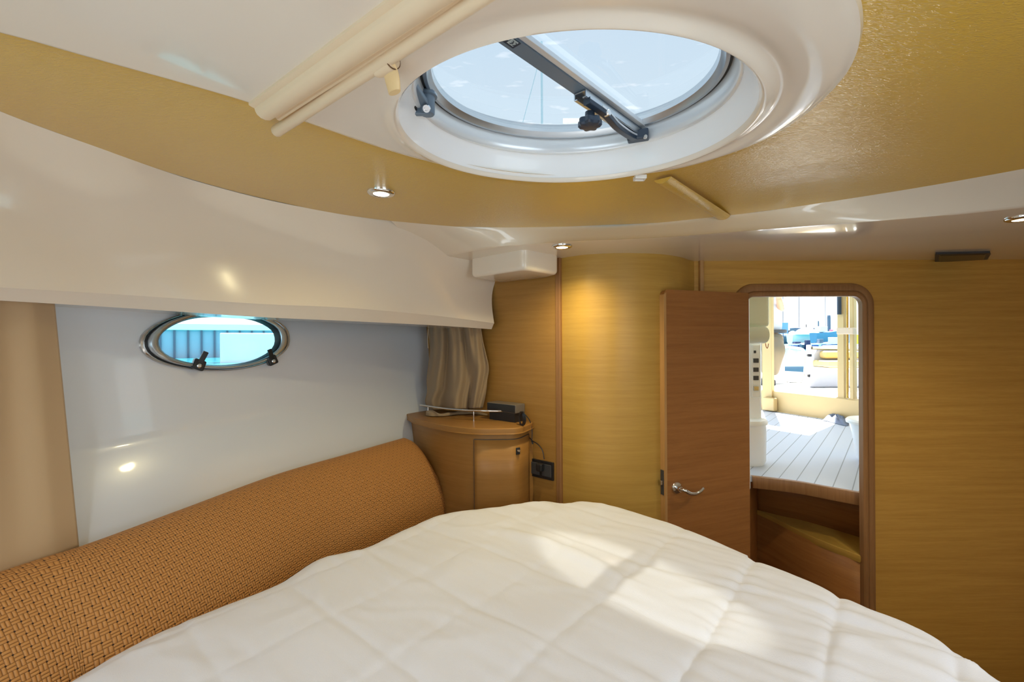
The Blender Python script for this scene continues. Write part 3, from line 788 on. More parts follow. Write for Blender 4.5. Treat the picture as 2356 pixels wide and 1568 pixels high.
# ------------------------------------------------------------------ bed and quilt
ZQ = -.62
edge_px = [(150, 1568), (330, 1465), (480, 1400), (640, 1337), (735, 1281), (840, 1256), (925, 1216), (1010, 1181), (1080, 1168), (1165, 1160), (1245, 1148), (1295, 1154), (1340, 1149), (1400, 1158), (1442, 1168), (1510, 1190), (1600, 1222), (1740, 1280), (1850, 1325), (1945, 1368), (2080, 1427), (2190, 1482), (2260, 1525), (2330, 1575)]
EP = [PZ(x, y, ZQ) for x, y in edge_px]
EP = [Vector((-1.0, .25, ZQ)), Vector((-.93, .55, ZQ))] + EP + [Vector((.98, .66, ZQ)), Vector((.99, .45, ZQ)), Vector((.93, .15, ZQ)), Vector((.75, -.3, ZQ)), Vector((.35, -.8, ZQ)), Vector((-.2, -1.1, ZQ)), Vector((-.7, -.8, ZQ)), Vector((-.95, -.2, ZQ))]
EC = spline(EP, 6, closed=True)
QC = Vector((.10, .62, 0))
NQ = 900; qr = polar(EC, QC, NQ)
from mathutils import noise as mnoise
bs_lines = [.30, .09, -.10, -.297, -.53, -.75, -.965, -1.18, -1.40]
as_lines = [-.6, -.38, -.15, .08, .30, .53, .76, .985, 1.21, 1.43, 1.66]
def quilt_h(x, y):
    a_ = x*U.x+y*U.y; b_ = x*V.x+y*V.y
    # lines wander a little
    wa = .012*mnoise.noise(Vector((a_*3, b_*3, 1.3))); wb = .012*mnoise.noise(Vector((a_*3, b_*3, 7.9)))
    db = min(abs(b_+wb-l) for l in bs_lines); da = min(abs(a_+wa-l) for l in as_lines)
    f = lambda d, w: 1-math.exp(-(d/w)**1.25)
    pf = .28+.72*max(0, min(1, (b_+.75)/.5)); h = .0085*pf*f(db, .012)*(.5+.5*f(da, .013)) + .003*f(da, .014)
    # gathered creases running across from seam to seam, strongest near the aft seams
    wr = mnoise.noise(Vector((a_*17+2.2*mnoise.noise(Vector((a_*4, b_*4, 0))), b_*3.2, 3.1)))
    wr2 = mnoise.noise(Vector((a_*38, b_*7, 9.1)))
    k = .35+.65*max(0, min(1, (b_+.55)/.35)); kk = k*math.exp(-db/.10)
    h += .015*k*wr*(.4+.6*math.exp(-db/.07)) + .008*kk*wr2
    n2 = mnoise.noise(Vector((x*4.2, y*4.2, 5.5)))
    rg = mnoise.noise(Vector((a_*6+3, b_*4, 2.2)))
    h += .010*n2 + .006*(1-min(1, abs(rg)*5))*(.5+.5*mnoise.noise(Vector((x*2, y*2, 4))))
    # long soft fold across the middle
    t_ = a_-1.075-.05*math.sin(b_*6)
    if -1.05 < b_ < -.40: h += .016*math.exp(-(t_/.028)**2)*math.sin((b_+1.05)/.65*PI)
    return h
rows = []
RS = [i/150 for i in range(0, 151)]
for k in range(NQ):
    th = 2*PI*k/NQ; d = Vector((math.cos(th), math.sin(th), 0)); R = qr[k]; row = []
    for s in RS:
        r = R*(s**.85); x, y = QC.x+d.x*r, QC.y+d.y*r; de = R-r
        drop = (.030 if d.dot(V) > 0 else .008)*max(0, 1-de/.06)**2.2
        row.append(Vector((x, y, ZQ-.006+quilt_h(x, y)*min(1, .25+de/.05)-drop+.006)))
    x, y = QC.x+d.x*R, QC.y+d.y*R
    hq = row[-1].z
    wv = .010*math.sin(th*37)+.008*mnoise.noise(Vector((x*8, y*8, 0)))
    row += [Vector((x, y, hq))+d*.008+Vector((0, 0, -.012)), Vector((x, y, hq))+d*(.014+wv*.2)+Vector((0, 0, -.035)), Vector((x, y, hq))+d*(.016+wv)+Vector((0, 0, -.12)), Vector((x, y, hq))+d*(.010+wv*1.3)+Vector((0, 0, -.30))]
    rows.append(row)
bm = loft(rows, cv=True); recalc(bm)
o = finish(bm, 'quilt', M['quilt'], smooth=180); tag(o, 'white quilted bedspread with square stitching covering the bed', 'quilt')
# mattress and base
inner = [QC+(p-QC)*.955 for p in EC]
bed = thing('bed', 'island berth hidden under the white quilt', 'bed', (.1, .5, ZF))
finish(prism_bm([(p.x, p.y) for p in inner[::3]], -.80, -.68), 'mattress', M['white'], bed, smooth=0)
inner2 = [QC+(p-QC)*.90 for p in EC]
finish(prism_bm([(p.x, p.y) for p in inner2[::3]], ZF, -.80), 'base', M['wood_d'], bed, smooth=0)

# ------------------------------------------------------------------ woven bolster
tb = spline([Vector((-1.27, .15, 0)), Vector((-1.165, .50, 0)), PZ(0, 1331, -.470), PZ(200, 1262, -.467), PZ(420, 1175, -.462), PZ(640, 1090, -.457), PZ(800, 1040, -.45), PZ(945, 999, -.45)], 14)
tb = [Vector((p.x, p.y, 0)) for p in tb]
prof = [(-.06, -.72), (-.055, -.60), (-.045, -.51), (-.030, -.478), (-.012, -.461), (.008, -.455), (.030, -.459), (.055, -.472), (.085, -.497), (.12, -.534), (.155, -.580), (.182, -.63), (.202, -.68), (.214, -.73), (.22, -.80)]
pz = spline([Vector((a_, b_, 0)) for a_, b_ in prof], 4)
bm = bmesh.new(); uvl = bm.loops.layers.uv.new('UVMap'); rows = []; us = []; acc = 0
nn = len(tb)
for i, p in enumerate(tb):
    t_ = (tb[min(i+1, nn-1)]-tb[max(i-1, 0)]).normalized(); s_ = Vector((t_.y, -t_.x, 0))
    if i: acc += ((tb[i]+s_*.10)-oldm).length
    oldm = tb[i]+s_*.10
    rem = (sum((tb[q+1]-tb[q]).length for q in range(i, nn-1))); sh = 1-max(0, 1-rem/.05)**2*.22
    rows.append([p+s_*(q.x*(.75+.25*sh) if q.x > 0 else q.x)+Vector((0, 0, -.80+(q.y+.80)*sh)) for q in pz]); us.append(acc)
vl = [0]
for j in range(1, len(pz)): vl.append(vl[-1]+(pz[j]-pz[j-1]).length)
vs = [[bm.verts.new(q) for q in r] for r in rows]
for i in range(nn-1):
    for j in range(len(pz)-1):
        f = bm.faces.new([vs[i][j], vs[i][j+1], vs[i+1][j+1], vs[i+1][j]])
        for lp, (ii, jj) in zip(f.loops, ((i, j), (i, j+1), (i+1, j+1), (i+1, j))): lp[uvl].uv = (us[ii]+10, vl[jj]+10)
f = bm.faces.new(vs[-1])
for lp in f.loops: lp[uvl].uv = (lp.vert.co.x*.8+10, lp.vert.co.z+10)
recalc(bm)
bol = thing('bolster_cushion', 'long brown basket-weave bolster along the hull side beside the bed', 'cushion', tb[30]+Vector((0, 0, -.8)))
finish(bm, 'cover', M['weave'], bol, smooth=60)
# piping at the foot and round the end
ends = [q for q in rows[-1][6:]]
bm = tube_bm(spline(ends, 2), .004, 8); finish(bm, 'end_piping', M['piping'], bol)

# ------------------------------------------------------------------ curtains
cur = []
for j in range(61):
    t_ = j/60; row = []; z = .14-(.14+.478)*t_
    for i in range(161):
        s = i/160
        top = Vector((-1.10, .35, 0)).lerp(PY(121, 700, 1.10)*1.0, s); top.z = 0
        bot = Vector((-1.09, .35, 0)).lerp(PY(181, 1250, 1.075), s); bot.z = 0
        if s > 0: pass
        p = top.lerp(bot, t_)
        d_ = Vector((.75, -.66, 0)).normalized()
        am = .014*(1-t_*.75); ph_ = s*34+math.sin(s*9)*1.3
        ww = am*math.sin(ph_)+.005*math.sin(ph_*.37+t_*2)*t_
        if s > .93: ww *= (1-s)/.07
        row.append(Vector((p.x, p.y, z-.004*math.sin(s*20)*t_))+d_*ww)
    cur.append(row)
bm = loft(cur); o = finish(bm, 'curtain', M['fabric'], smooth=60, solid=.003); tag(o, 'beige curtain hanging at the left edge of the hull wall', 'curtain')
# hem
lx = [(985, 755), (989, 800), (985, 845), (982, 875), (983, 900), (978, 922), (986, 942)]
rx = [(1107, 758), (1111, 785), (1118, 815), (1124, 845), (1121, 875), (1117, 905), (1110, 938)]
le = spline([Vector((x, y, 0)) for x, y in lx], 10); re_ = spline([Vector((x, y, 0)) for x, y in rx], 10)
cur = []
for j in range(len(le)):
    t_ = j/(len(le)-1); row = []
    for i in range(141):
        s = i/140; px = le[j].x+(re_[j].x-le[j].x)*s; py = le[j].y+(re_[j].y-le[j].y)*s
        sw = s+.05*t_*math.sin(s*6+1)
        f1 = math.sin(sw*2*PI*3.3+.5+1.3*t_*math.sin(sw*5)+.6*math.sin(sw*17)); f2 = math.sin(sw*2*PI*6.1+1+t_*4)
        Y = 2.25+(1-s)*.17+.032*f1*(.6+.5*t_)+.010*f2+.02*t_*t_*math.sin(s*9)
        p = PY(px, py, Y); row.append(p)
    cur.append(row)
top0 = [p+Vector((0, 0, .06)) for p in cur[0]]; cur.insert(0, top0)
bm = loft(cur)
ct = thing('curtain', 'crumpled beige curtain in the corner resting on the cabinet top', 'curtain', PY(1045, 945, 2.24))
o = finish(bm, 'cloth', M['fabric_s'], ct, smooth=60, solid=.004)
# bunched foot of the curtain on the cabinet top
rows = []
for i in range(40):
    s = i/39; px = 982+s*140; c_ = PZ(px, 951+3*math.sin(s*7), -.372)
    r_ = .012+.006*math.sin(s*11+1)+.004*math.sin(s*23)
    if s > .8: r_ *= .7
    rows.append([c_+Vector((0, math.cos(q)*r_*1.5, abs(math.sin(q))*r_*1.0 if q < PI else -.004)) for q in [2*PI*k/16 for k in range(16)]])
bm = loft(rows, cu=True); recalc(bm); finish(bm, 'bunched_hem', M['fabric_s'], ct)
bm = tube_bm(spline([PY(985, 757, 2.38), PY(984, 780, 2.38), PY(985, 800, 2.38)], 4), .0012, 5); finish(bm, 'loose_thread', M['blind'], ct)

# ------------------------------------------------------------------ corner cabinet
ZC = -.38
cab = thing('corner_cabinet', 'curved wooden corner cabinet with small door beside the bolster', 'cabinet', (-.2, 2.2, ZF))
cf = spline([PZ(x, y, ZC) for x, y in ((934, 951), (955, 962), (1000, 973), (1050, 981), (1100, 985), (1150, 985), (1195, 983), (1223, 973))], 6)
back = [W1a+w1d*.02+w1n*.003, W1a+w1d*.60+w1n*.003, W1a+w1d*.93+w1n*.003]
back = [Vector((PW(1226, 964, .003).x, PW(1226, 964, .003).y, 0)), W1a+w1d*.93+w1n*.003, cf[0]+Vector((-.03, .05, 0))]
poly = [(p.x, p.y) for p in cf]+[(p.x, p.y) for p in back]
finish(prism_bm(poly, ZC-.026, ZC), 'countertop', M['wood_k_shade'], cab, smooth=30, bevel=.004)
ctr = Vector((-.25, 2.5, 0))
cf2 = [Vector((p.x, p.y, 0))+(ctr-Vector((p.x, p.y, 0))).normalized()*.022 for p in cf]
poly2 = [(p.x, p.y) for p in cf2]+[(p.x, p.y) for p in back]
finish(prism_bm(poly2, ZF, ZC-.024), 'body', M['wood_k_shade'], cab, smooth=30)
# door: a curved panel set a hair proud of the body with a dark gap round it
def near_px(px): # index on cf2 nearest to pixel column
    return min(range(len(cf2)), key=lambda i: abs(1178+FPX*cf2[i].x/cf2[i].y-px))
i0, i1 = near_px(1087), near_px(1214)
seg = cf2[i0:i1+1]; segn = [(Vector((p.x, p.y, 0))-ctr).normalized() for p in seg]
zt_ = -(1011-784)/FPX*2.0
rows = []
for z in (ZF+.3, -.9, -.6, zt_): rows.append([p+n*.0045+Vector((0, 0, z)) for p, n in zip(seg, segn)])
bm = loft(rows); cdoor = finish(bm, 'door', M['wood_k_shade'], cab, smooth=60, solid=.003)
gap = [seg[0]+segn[0]*.003+Vector((0, 0, ZF+.3)), seg[0]+segn[0]*.003+Vector((0, 0, zt_))]+[p+n*.003+Vector((0, 0, zt_)) for p, n in zip(seg, segn)]
bm = tube_bm(gap, .0028, 6); finish(bm, 'door_gap', M['darkgrey'], cab)
lk = Vector((0, 0, 0)); il = near_px(1186); p = cf2[il]; n = (Vector((p.x, p.y, 0))-ctr).normalized(); lk = p+n*.008; lk.z = -(1037-784)/FPX*lk.y
o = finish(box_bm(lk, (.020, .006, .030), n.cross(Vector((0, 0, 1))), n), 'push_latch', M['black'], cdoor, smooth=0, bevel=.001)
bm = lathe_bm([(0, .008), (.005, .008), (.0065, .005), (.0065, 0), (0, 0)], lk+n*.003+Vector((0, 0, .003)), 20, n); recalc(bm); finish(bm, 'button', M['chrome'], o)
# fiddle rail
rp2 = spline([PZ(x, y, -.332) for x, y in ((967, 931), (985, 934), (1030, 940), (1090, 944), (1150, 945), (1192, 943))], 8)
fr_ = finish(tube_bm(rp2, .0052, 10), 'fiddle_rail', M['chrome'], cab)
for px in (985, 1090, 1183):
    p = min(rp2, key=lambda q: abs(1178+FPX*q.x/q.y-px))
    bm = lathe_bm([(.006, ZC), (.006, ZC+.003), (.003, ZC+.004), (.003, -.334)], (p.x, p.y, 0), 12); recalc(bm); finish(bm, 'post', M['chrome'], fr_)

# little radio set lying on the cabinet top, its cable and the socket
rv = -w1d
fl = PY(1121, 931, 2.215)
fl = PW(1121, 931, .075); frr = PW(1186, 944, .075)
ctr2 = (fl+frr)/2; ctr2 = ctr2-w1n*.036; ctr2.z = (fl.z+frr.z)/2
rad = thing('set_top_box', 'small black and silver electronic box on the cabinet behind the chrome rail', 'electronic box', (ctr2.x, ctr2.y, ZC))
wd = (Vector((frr.x, frr.y, 0))-Vector((fl.x, fl.y, 0))).length
zc = ctr2.z
finish(box_bm((ctr2.x, ctr2.y, zc), (wd, .070, .040), rv, w1n), 'housing', mat('silver_grey', srgb(120, 112, 104), .4, .2), rad, smooth=0, bevel=.003)
finish(box_bm(Vector((ctr2.x, ctr2.y, zc))+w1n*.037, (wd-.004, .006, .034), rv, w1n), 'front_panel', M['black'], rad, smooth=0, bevel=.002)
finish(box_bm((ctr2.x, ctr2.y, (ZC+zc-.020)/2), (wd*.9, .060, (zc-.020)-ZC), rv, w1n), 'base', M['black'], rad, smooth=0)
sk = thing('power_socket', 'black double socket plate on the wood panel right of the cabinet', 'socket', PW(1246, 1078, .005))
sq = [PW(1219, 1051, .004), PW(1274, 1069, .004), PW(1274, 1107, .004), PW(1219, 1088, .004)]
sc_ = sum(sq, Vector())/4; sw = (Vector((sq[1].x, sq[1].y, 0))-Vector((sq[0].x, sq[0].y, 0))).length
hh_ = abs(sq[0].z-sq[3].z)
finish(box_bm(sc_, (sw, .010, .082), rv, w1n), 'plate', M['black'], sk, smooth=0, bevel=.002)
finish(box_bm(sc_+w1n*.006-rv*.033, (.052, .006, .056), rv, w1n), 'insert', M['darkgrey'], sk, smooth=0, bevel=.002)
finish(box_bm(sc_+w1n*.006+rv*.033, (.052, .006, .056), rv, w1n), 'insert', M['darkgrey'], sk, smooth=0, bevel=.002)
cb = thing('power_cable', 'thin black cable looping from the box down to the wall socket', 'cable', PW(1225, 1010, .02))
finish(box_bm(sc_+w1n*.022+rv*.008+Vector((0, 0, .015)), (.032, .028, .036), rv, w1n), 'plug', M['black'], cb, smooth=0, bevel=.006)
c1_ = [PW(x, y, .03) for x, y in ((1192, 945), (1205, 950), (1219, 968), (1224, 990), (1224, 1008), (1223, 1016))]
c2_ = [PW(x, y, .02) for x, y in ((1200, 972), (1208, 992), (1220, 1008), (1226, 1014), (1238, 1022), (1248, 1036), (1252, 1056))]
bm = tube_bm(spline(c1_, 6), .0022, 6); tube_bm(spline(c2_, 6), .0022, 6, bm=bm); finish(bm, 'cord', M['black'], cb)
bm = bmesh.new()
for q in range(5):
    cc_ = PW(1199+q*.8, 962, .095+.004*q); rx_ = .027+.002*q
    tube_bm([cc_+rv*(rx_*.75*math.cos(t_))+Vector((0, 0, .030*math.sin(t_)))+w1n*(.01*math.cos(t_)) for t_ in [2*PI*i/28 for i in range(28)]], .0026, 6, closed=True, bm=bm)
finish(bm, 'coil', M['black'], cb)
bm = tube_bm([PW(1223, 1012, .02), PW(1226, 1021, .02)], .004, 8); finish(bm, 'cable_clip', M['black'], cb)

# ------------------------------------------------------------------ downlights
def downlight(c, label, power, tilt=None):
    t = thing('downlight', label, 'ceiling light', c, 'recessed chrome ceiling lights')
    bm = lathe_bm([(.0395, .004), (.040, -.002), (.0385, -.0055), (.035, -.0075), (.030, -.0085), (.0255, -.0085), (.022, -.0065), (.021, -.003)], c, 40); recalc(bm)
    finish(bm, 'rim', M['chrome'], t)
    bm = lathe_bm([(.0225, -.0070), (.017, -.0080), (.008, -.0088), (0, -.009)], c, 32); recalc(bm)
    finish(bm, 'lens', M['lens'], t)
    l = bpy.data.lights.new('downlight_lamp', 'SPOT'); l.energy = power; l.color = (1, .86, .48); l.spot_size = math.radians(150); l.spot_blend = .9; l.shadow_soft_size = .02
    o = bpy.data.objects.new('downlight_lamp', l); C.objects.link(o); o.location = c+Vector((0, 0, -.014)); o.parent = t; o.matrix_parent_inverse = t.matrix_world.inverted()
    return t
downlight(PZ(877, 441, ZV-.003), 'lit chrome downlight in the gold vinyl headliner', 5)
downlight(PZ(1293, 565, ZS), 'lit chrome downlight in the soffit beside the cream corner box', 14)
downlight(PZ(2352, 500, ZS), 'lit chrome downlight in the soffit at the right edge', 14)
# fill lamps added out of view, standing in for further downlights, forward and starboard
for p in ((-.75, .15, .42), (.85, -.15, .42), (1.2, .55, .42)):
    l = bpy.data.lights.new('downlight_lamp', 'SPOT'); l.energy = 11; l.color = (.90, .96, 1.0); l.spot_size = math.radians(160); l.spot_blend = .9; l.shadow_soft_size = .03
    o = bpy.data.objects.new('unseen_downlight_fill', l); C.objects.link(o); o.location = p

# vent / speaker slot in the soffit
q = [PZ(2153, 580, ZS), PZ(2278, 577, ZS), PZ(2270, 592, ZS), PZ(2153, 598, ZS)]
v0 = thing('ceiling_vent', 'dark rectangular slot fitting in the soffit near the right edge', 'vent', sum(q, Vector())/4)
vd = (q[1]-q[0]).normalized(); vc = sum(q, Vector())/4
bm = bmesh.new(); top = [p+Vector((0, 0, .002)) for p in q]; bot = [p+Vector((0, 0, -.010)) for p in q]
loft([top, bot], cu=True, bm=bm); cap(bm, bot); recalc(bm); finish(bm, 'grille', M['darkgrey'], v0, smooth=0, bevel=.003)
i_ = [vc+(p-vc)*.88+Vector((0, 0, -.0105)) for p in q]; i2 = [vc+(p-vc)*.8+Vector((0, 0, -.013)) for p in q]
bm = bmesh.new(); loft([i_, i2], cu=True, bm=bm); cap(bm, i2); recalc(bm); finish(bm, 'insert', M['black'], v0, smooth=0)

# ------------------------------------------------------------------ roller blind under the ceiling
e1, e1b = PZ(572, 236, .43), PZ(893, 0, .43)
e4, e4b = PZ(640, 277, .43), PZ(1062, 0, .43)
bdir = ((e1b-e1).normalized()+(e4b-e4).normalized()).normalized(); bper = Vector((-bdir.y, bdir.x, 0)); 
if bper.dot(e4-e1) < 0: bper = -bper
rb = thing('roller_blind', 'cream roller blind cassette with pull bar mounted beside the roof hatch', 'roller blind', e1+bdir*.3)
LB = .86
def blind_sweep(name, prof, start, material, parent, length=LB, skew=None):
    rows = [[start+bdir*(length*i/4)+bper*a_+Vector((0, 0, b_)) for a_, b_ in prof] for i in range(5)]
    if skew is not None:
        rows[0] = [q+bdir*skew*a_ for q, (a_, b_) in zip(rows[0], prof)]
    bm = loft(rows, cu=True); cap(bm, rows[0]); cap(bm, rows[-1]); recalc(bm)
    return finish(bm, name, material, parent, smooth=40)
blind_sweep('cassette', [(p_*.80, q_*.70 if q_ < 0 else q_) for p_, q_ in [(.0, .006), (.0, -.006), (.006, -.008), (.012, -.009), (.014, -.016), (.018, -.023), (.026, -.028), (.036, -.029), (.046, -.026), (.052, -.020), (.054, -.014), (.060, -.013), (.062, -.017), (.068, -.017), (.070, -.012), (.070, .006)]], e1, M['blind'], rb)
tc0, tc1 = PZ(636, 302, .418), PZ(1141, -30, .418)
tdir = (tc1-tc0).normalized()
bm = tube_bm([tc0-tdir*.002, tc0, tc0+tdir*.002, tc0+tdir*LB], [.0085, .0105, .011, .011], 20); pb = finish(bm, 'pull_bar', M['blind'], rb)
rows = []
for i in range(5):
    t_ = .012+(LB-.012)*i/4; a_ = e1+bdir*t_+bper*.052; b_ = tc0+tdir*t_
    rows.append([Vector((a_.x, a_.y, .4245)), Vector((b_.x, b_.y, .4215)), Vector((b_.x, b_.y, .4200)), Vector((a_.x, a_.y, .4225))])
bm = loft(rows, cu=True); cap(bm, rows[0]); cap(bm, rows[-1]); recalc(bm); finish(bm, 'fabric', M['blindfab'], rb, smooth=0)
# toggle handle hanging from the bar
h0 = PZ(893, 143, .418)
bm = tube_bm([h0-tdir*.030, h0-tdir*.026, h0-tdir*.02, h0+tdir*.006, h0+tdir*.012], [.0112, .013, .0138, .0138, .0125], 20); finish(bm, 'joint', M['blind'], pb)
bm = lathe_bm([(.0142, 0), (.0142, .0014), (.012, .0014)], h0+tdir*.010, 24, tdir); recalc(bm); finish(bm, 'joint_gap', mat('brown_gap', srgb(110, 80, 50), .6), pb)
hp_ = spline([PZ(893, 150, .41), PZ(900, 172, .405), PZ(905, 194, .398), PZ(908, 213, .390)], 5)
rows = []
hd = Vector((1, 0, 0)); hn = Vector((0, 1, 0))
for i, p in enumerate(hp_):
    t_ = i/(len(hp_)-1); w_ = .0145-.0015*t_+.002*math.sin(PI*t_); d_ = .006
    rows.append([p+tdir*(w_*math.cos(q))+Vector((-tdir.y, tdir.x, 0))*(d_*math.sin(q))*1.0 for q in [2*PI*k/20 for k in range(20)]])
bm = loft(rows, cu=True); cap(bm, rows[0]); cap(bm, rows[-1]); recalc(bm); finish(bm, 'toggle', M['toggle'], pb, bevel=.002)
# small white catch on the rim of the hatch panel
kc_ = PZ(1472, 411, .426)
bm = bmesh.new()
for dx, dy, sx_, sy_ in ((-.013, 0, .004, .022), (.013, 0, .004, .022), (0, .010, .030, .004), (0, -.010, .030, .006)):
    box_bm(kc_+Vector((dx, dy, .002)), (sx_, sy_, .010), bm=bm)
o = finish(bm, 'blind_catch', M['white'], smooth=0, bevel=.001); tag(o, 'small white square catch on the rim of the hatch panel', 'catch')

# ------------------------------------------------------------------ saloon seen through the doorway
def onfloor(x, y, z=ZSAL): return PZ(x, y, z)
th0 = [(p.x, p.y+.012) for p in spline([PZ(x, y, ZSAL+.001) for x, y in [(1733, 1096), (1790, 1102), (1850, 1110), (1910, 1121), (1984, 1134)]], 4)]
sal = [(.9, 2.75)]+[(.9+0*1, 2.75)]
poly = [(1.05, 2.52), ]+th0+[(2.6, 2.20), (5.2, 2.20), (5.2, 3.0), (3.6, 6.2), (1.4, 6.2), (.9, 4.0)]
bm = prism_bm(poly, ZSAL-.03, ZSAL)
o = finish(bm, 'floor_saloon', M['planks'], smooth=0); struct(o, 'pale planked saloon floor beyond the doorway', 'floor')
A_ = onfloor(1752, 941); B_ = onfloor(1985, 976.5); sd_ = (B_-A_).normalized(); sn_ = Vector((-sd_.y, sd_.x, 0))
if sn_.y < 0: sn_ = -sn_
ZK = ZSAL+.205
A0 = A_-sd_*1.2; B0 = B_+sd_*.9
bm = prism_bm([(p.x, p.y) for p in (A0, B0, B0+sn_*.10, A0+sn_*.10)], ZSAL, ZK); o = finish(bm, 'sill', M['cream'], smooth=0, bevel=.006)
tag(o, 'cream raised sill between the saloon floor and the sunlit cockpit', 'sill')
# cockpit sole beyond it
bm = prism_bm([(p.x, p.y) for p in (A0+sn_*.10, B0+sn_*.10, B0+sn_*.10+Vector((2.6, 1.6, 0)), A0+sn_*.10+Vector((2.2, 1.9, 0)))], ZK-.05, ZK-.004)
o = finish(bm, 'floor_cockpit', M['white'], smooth=0); struct(o, 'white sunlit cockpit floor', 'floor')

def PSI(px, py, off=0):   # point on the sill's upright plane
    return PPL(px, py, A_+sn_*off, sn_)
def post(name, x0, x1, off, dep, ztop, material, label, cat, zb=None):
    a = PSI(x0, 900, off); b = PSI(x1, 900, off); zb = ZK if zb is None else zb
    bm = prism_bm([(a.x, a.y), (b.x, b.y), (b.x+sn_.x*dep, b.y+sn_.y*dep), (a.x+sn_.x*dep, a.y+sn_.y*dep)], zb, ztop)
    o = finish(bm, name, material, smooth=0, bevel=.008); return o
pr = thing('door_post', 'wide cream sliding door post with black handle right of the cockpit opening', 'door post', PSI(1936, 915, .01))
o = post('post', 1926, 1944, .02, .05, 1.15, M['cream'], '', ''); o.parent = pr; o.matrix_parent_inverse = pr.matrix_world.inverted()
hz0, hz1 = PSI(1931, 683, -.005).z+.12, PSI(1931, 723, -.005).z
hp0 = PSI(1931, 700, -.004)
bm = prism_bm(roundpoly([(hp0.x-.016, hp0.y-.008), (hp0.x+.016, hp0.y-.008), (hp0.x+.016, hp0.y+.012), (hp0.x-.016, hp0.y+.012)], .006), hz1, hz0); o = finish(bm, 'handle', M['blueblack'], pr, smooth=0, bevel=.006)
o = post('door_post', 1954, 1965, .00, .05, 1.15, M['cream'], '', ''); tag(o, 'narrow cream post standing just inside the right edge of the doorway view', 'door post')
bm = tube_bm([PSI(1950, 915, .01)+Vector((0, 0, -.0)), PSI(1950, 683, .01)+Vector((0, 0, .5))], .009, 12); o = finish(bm, 'grab_pole', mat('brass_tone', srgb(200, 160, 80), .25, .8)); tag(o, 'thin brass-toned upright rail between the two cream posts', 'rail')
g0, g1 = PSI(1928, 761, -.06), PSI(1967, 761, -.06)
bm = box_bm((g0+g1)/2, ((g1-g0).length, .05, .058), (g1-g0).normalized(), sn_); o = finish(bm, 'hand_grip', mat('driftwood', srgb(196, 174, 150), .6), smooth=0, bevel=.008); tag(o, 'pale wooden block fixed across the two cream posts', 'hand grip')
# left door panel
pr = thing('door_panel', 'cream folded door panel left of the cockpit opening', 'door panel', PSI(1770, 945))
a = PSI(1757, 940, -.01); b = PSI(1779, 940, .0)
bm = box_bm((a.x*.5+b.x*.5, a.y*.5+b.y*.5, (ZSAL+1.1)/2), ((b-a).length, .04, 1.1-ZSAL), Vector((b.x-a.x, b.y-a.y, 0)).normalized(), sn_); finish(bm, 'panel', M['cream'], pr, smooth=0, bevel=.006)
bm = box_bm(((a.x+b.x)/2-.02, (a.y+b.y)/2-.06, ZSAL+.075), ((b-a).length+.02, .06, .13), Vector((b.x-a.x, b.y-a.y, 0)).normalized(), sn_); finish(bm, 'foot_block', M['cream'], pr, smooth=0, bevel=.008)

# galley column with switches
colc = Vector((PZ(1714, 1062, ZSAL).x, PZ(1714, 1062, ZSAL).y, 0))
gc = thing('console_column', 'white rounded console column with a row of switches beside the doorway', 'console', (colc.x, colc.y, ZSAL))
rD = .115
bm = lathe_bm([(rD*.9, ZSAL), (rD*.97, ZSAL+.02), (rD, ZSAL+.2), (rD*.98, ZSAL+.235)], (colc.x, colc.y, 0), 48); finish(bm, 'drum', M['linerwhite'], gc)
bm = lathe_bm([(rD*.9, ZSAL+.232), (rD*1.05, ZSAL+.236), (rD*1.06, ZSAL+.250), (rD*1.0, ZSAL+.262), (.0, ZSAL+.262)], (colc.x, colc.y, 0), 48); finish(bm, 'rim', M['white'], gc)
pan0 = PY(1727, 900, 2.72); pan1 = PY(1753, 900, 2.72)
def pnl(x0, y0, x1, y1, Y): return PY(x0, y0, Y), PY(x1, y1, Y)
a, b = pnl(1700, 975, 1754, 786, 2.74)
finish(box_bm(((a.x+b.x)/2, 2.80, (a.z+b.z)/2), (b.x-a.x, .12, b.z-a.z)), 'cabinet', M['linerwhite'], gc, smooth=0, bevel=.02)
a, b = pnl(1730, 915, 1750, 792, 2.735)
pn = finish(box_bm(((a.x+b.x)/2, 2.738, (a.z+b.z)/2), (b.x-a.x, .012, b.z-a.z)), 'switch_panel', M['white'], gc, smooth=0, bevel=.006)
for y0 in (803, 829, 850, 869, 893):
    a, b = pnl(1734, y0+5, 1745, y0-5, 2.728)
    if y0 == 803: a, b = pnl(1735, y0+9, 1739, y0+3, 2.728)
    finish(box_bm(((a.x+b.x)/2, 2.729, (a.z+b.z)/2), (b.x-a.x, .010, b.z-a.z)), 'switch', M['darkgrey'] if y0 != 893 else M['steel'], pn, smooth=0, bevel=.001)
# side headrest cushion and seat back
st = thing('helm_seat', 'pale seat back with cream roll cushion above the switch column', 'seat', PY(1740, 790, 2.65))
a, b = PY(1690, 770, 2.62), PY(1764, 770, 2.62)
rl_ = (PY(1740, 750, 2.62).z-PY(1740, 789, 2.62).z)/2
bm = tube_bm([a, a.lerp(b, .9), b+Vector((-.008, 0, 0)), b+Vector((0, 0, 0))], [rl_, rl_, rl_*.92, rl_*.6], 28); finish(bm, 'roll_cushion', M['olive'], st)
a, b = PY(1690, 752, 2.66), PY(1767, 600, 2.66)
finish(box_bm(((a.x+b.x)/2, 2.68, (a.z+b.z)/2), (b.x-a.x, .08, b.z-a.z)), 'backrest', M['olive'], st, smooth=0, bevel=.02)
c_ = PY(1764, 800, 2.66); bm = tube_bm(spline([PY(1761, 789, 2.66), PY(1763, 798, 2.66), PY(1766, 800, 2.66), PY(1768, 790, 2.66)], 5), .002, 6); o = finish(bm, 'orange_loop', M['orange'], st)
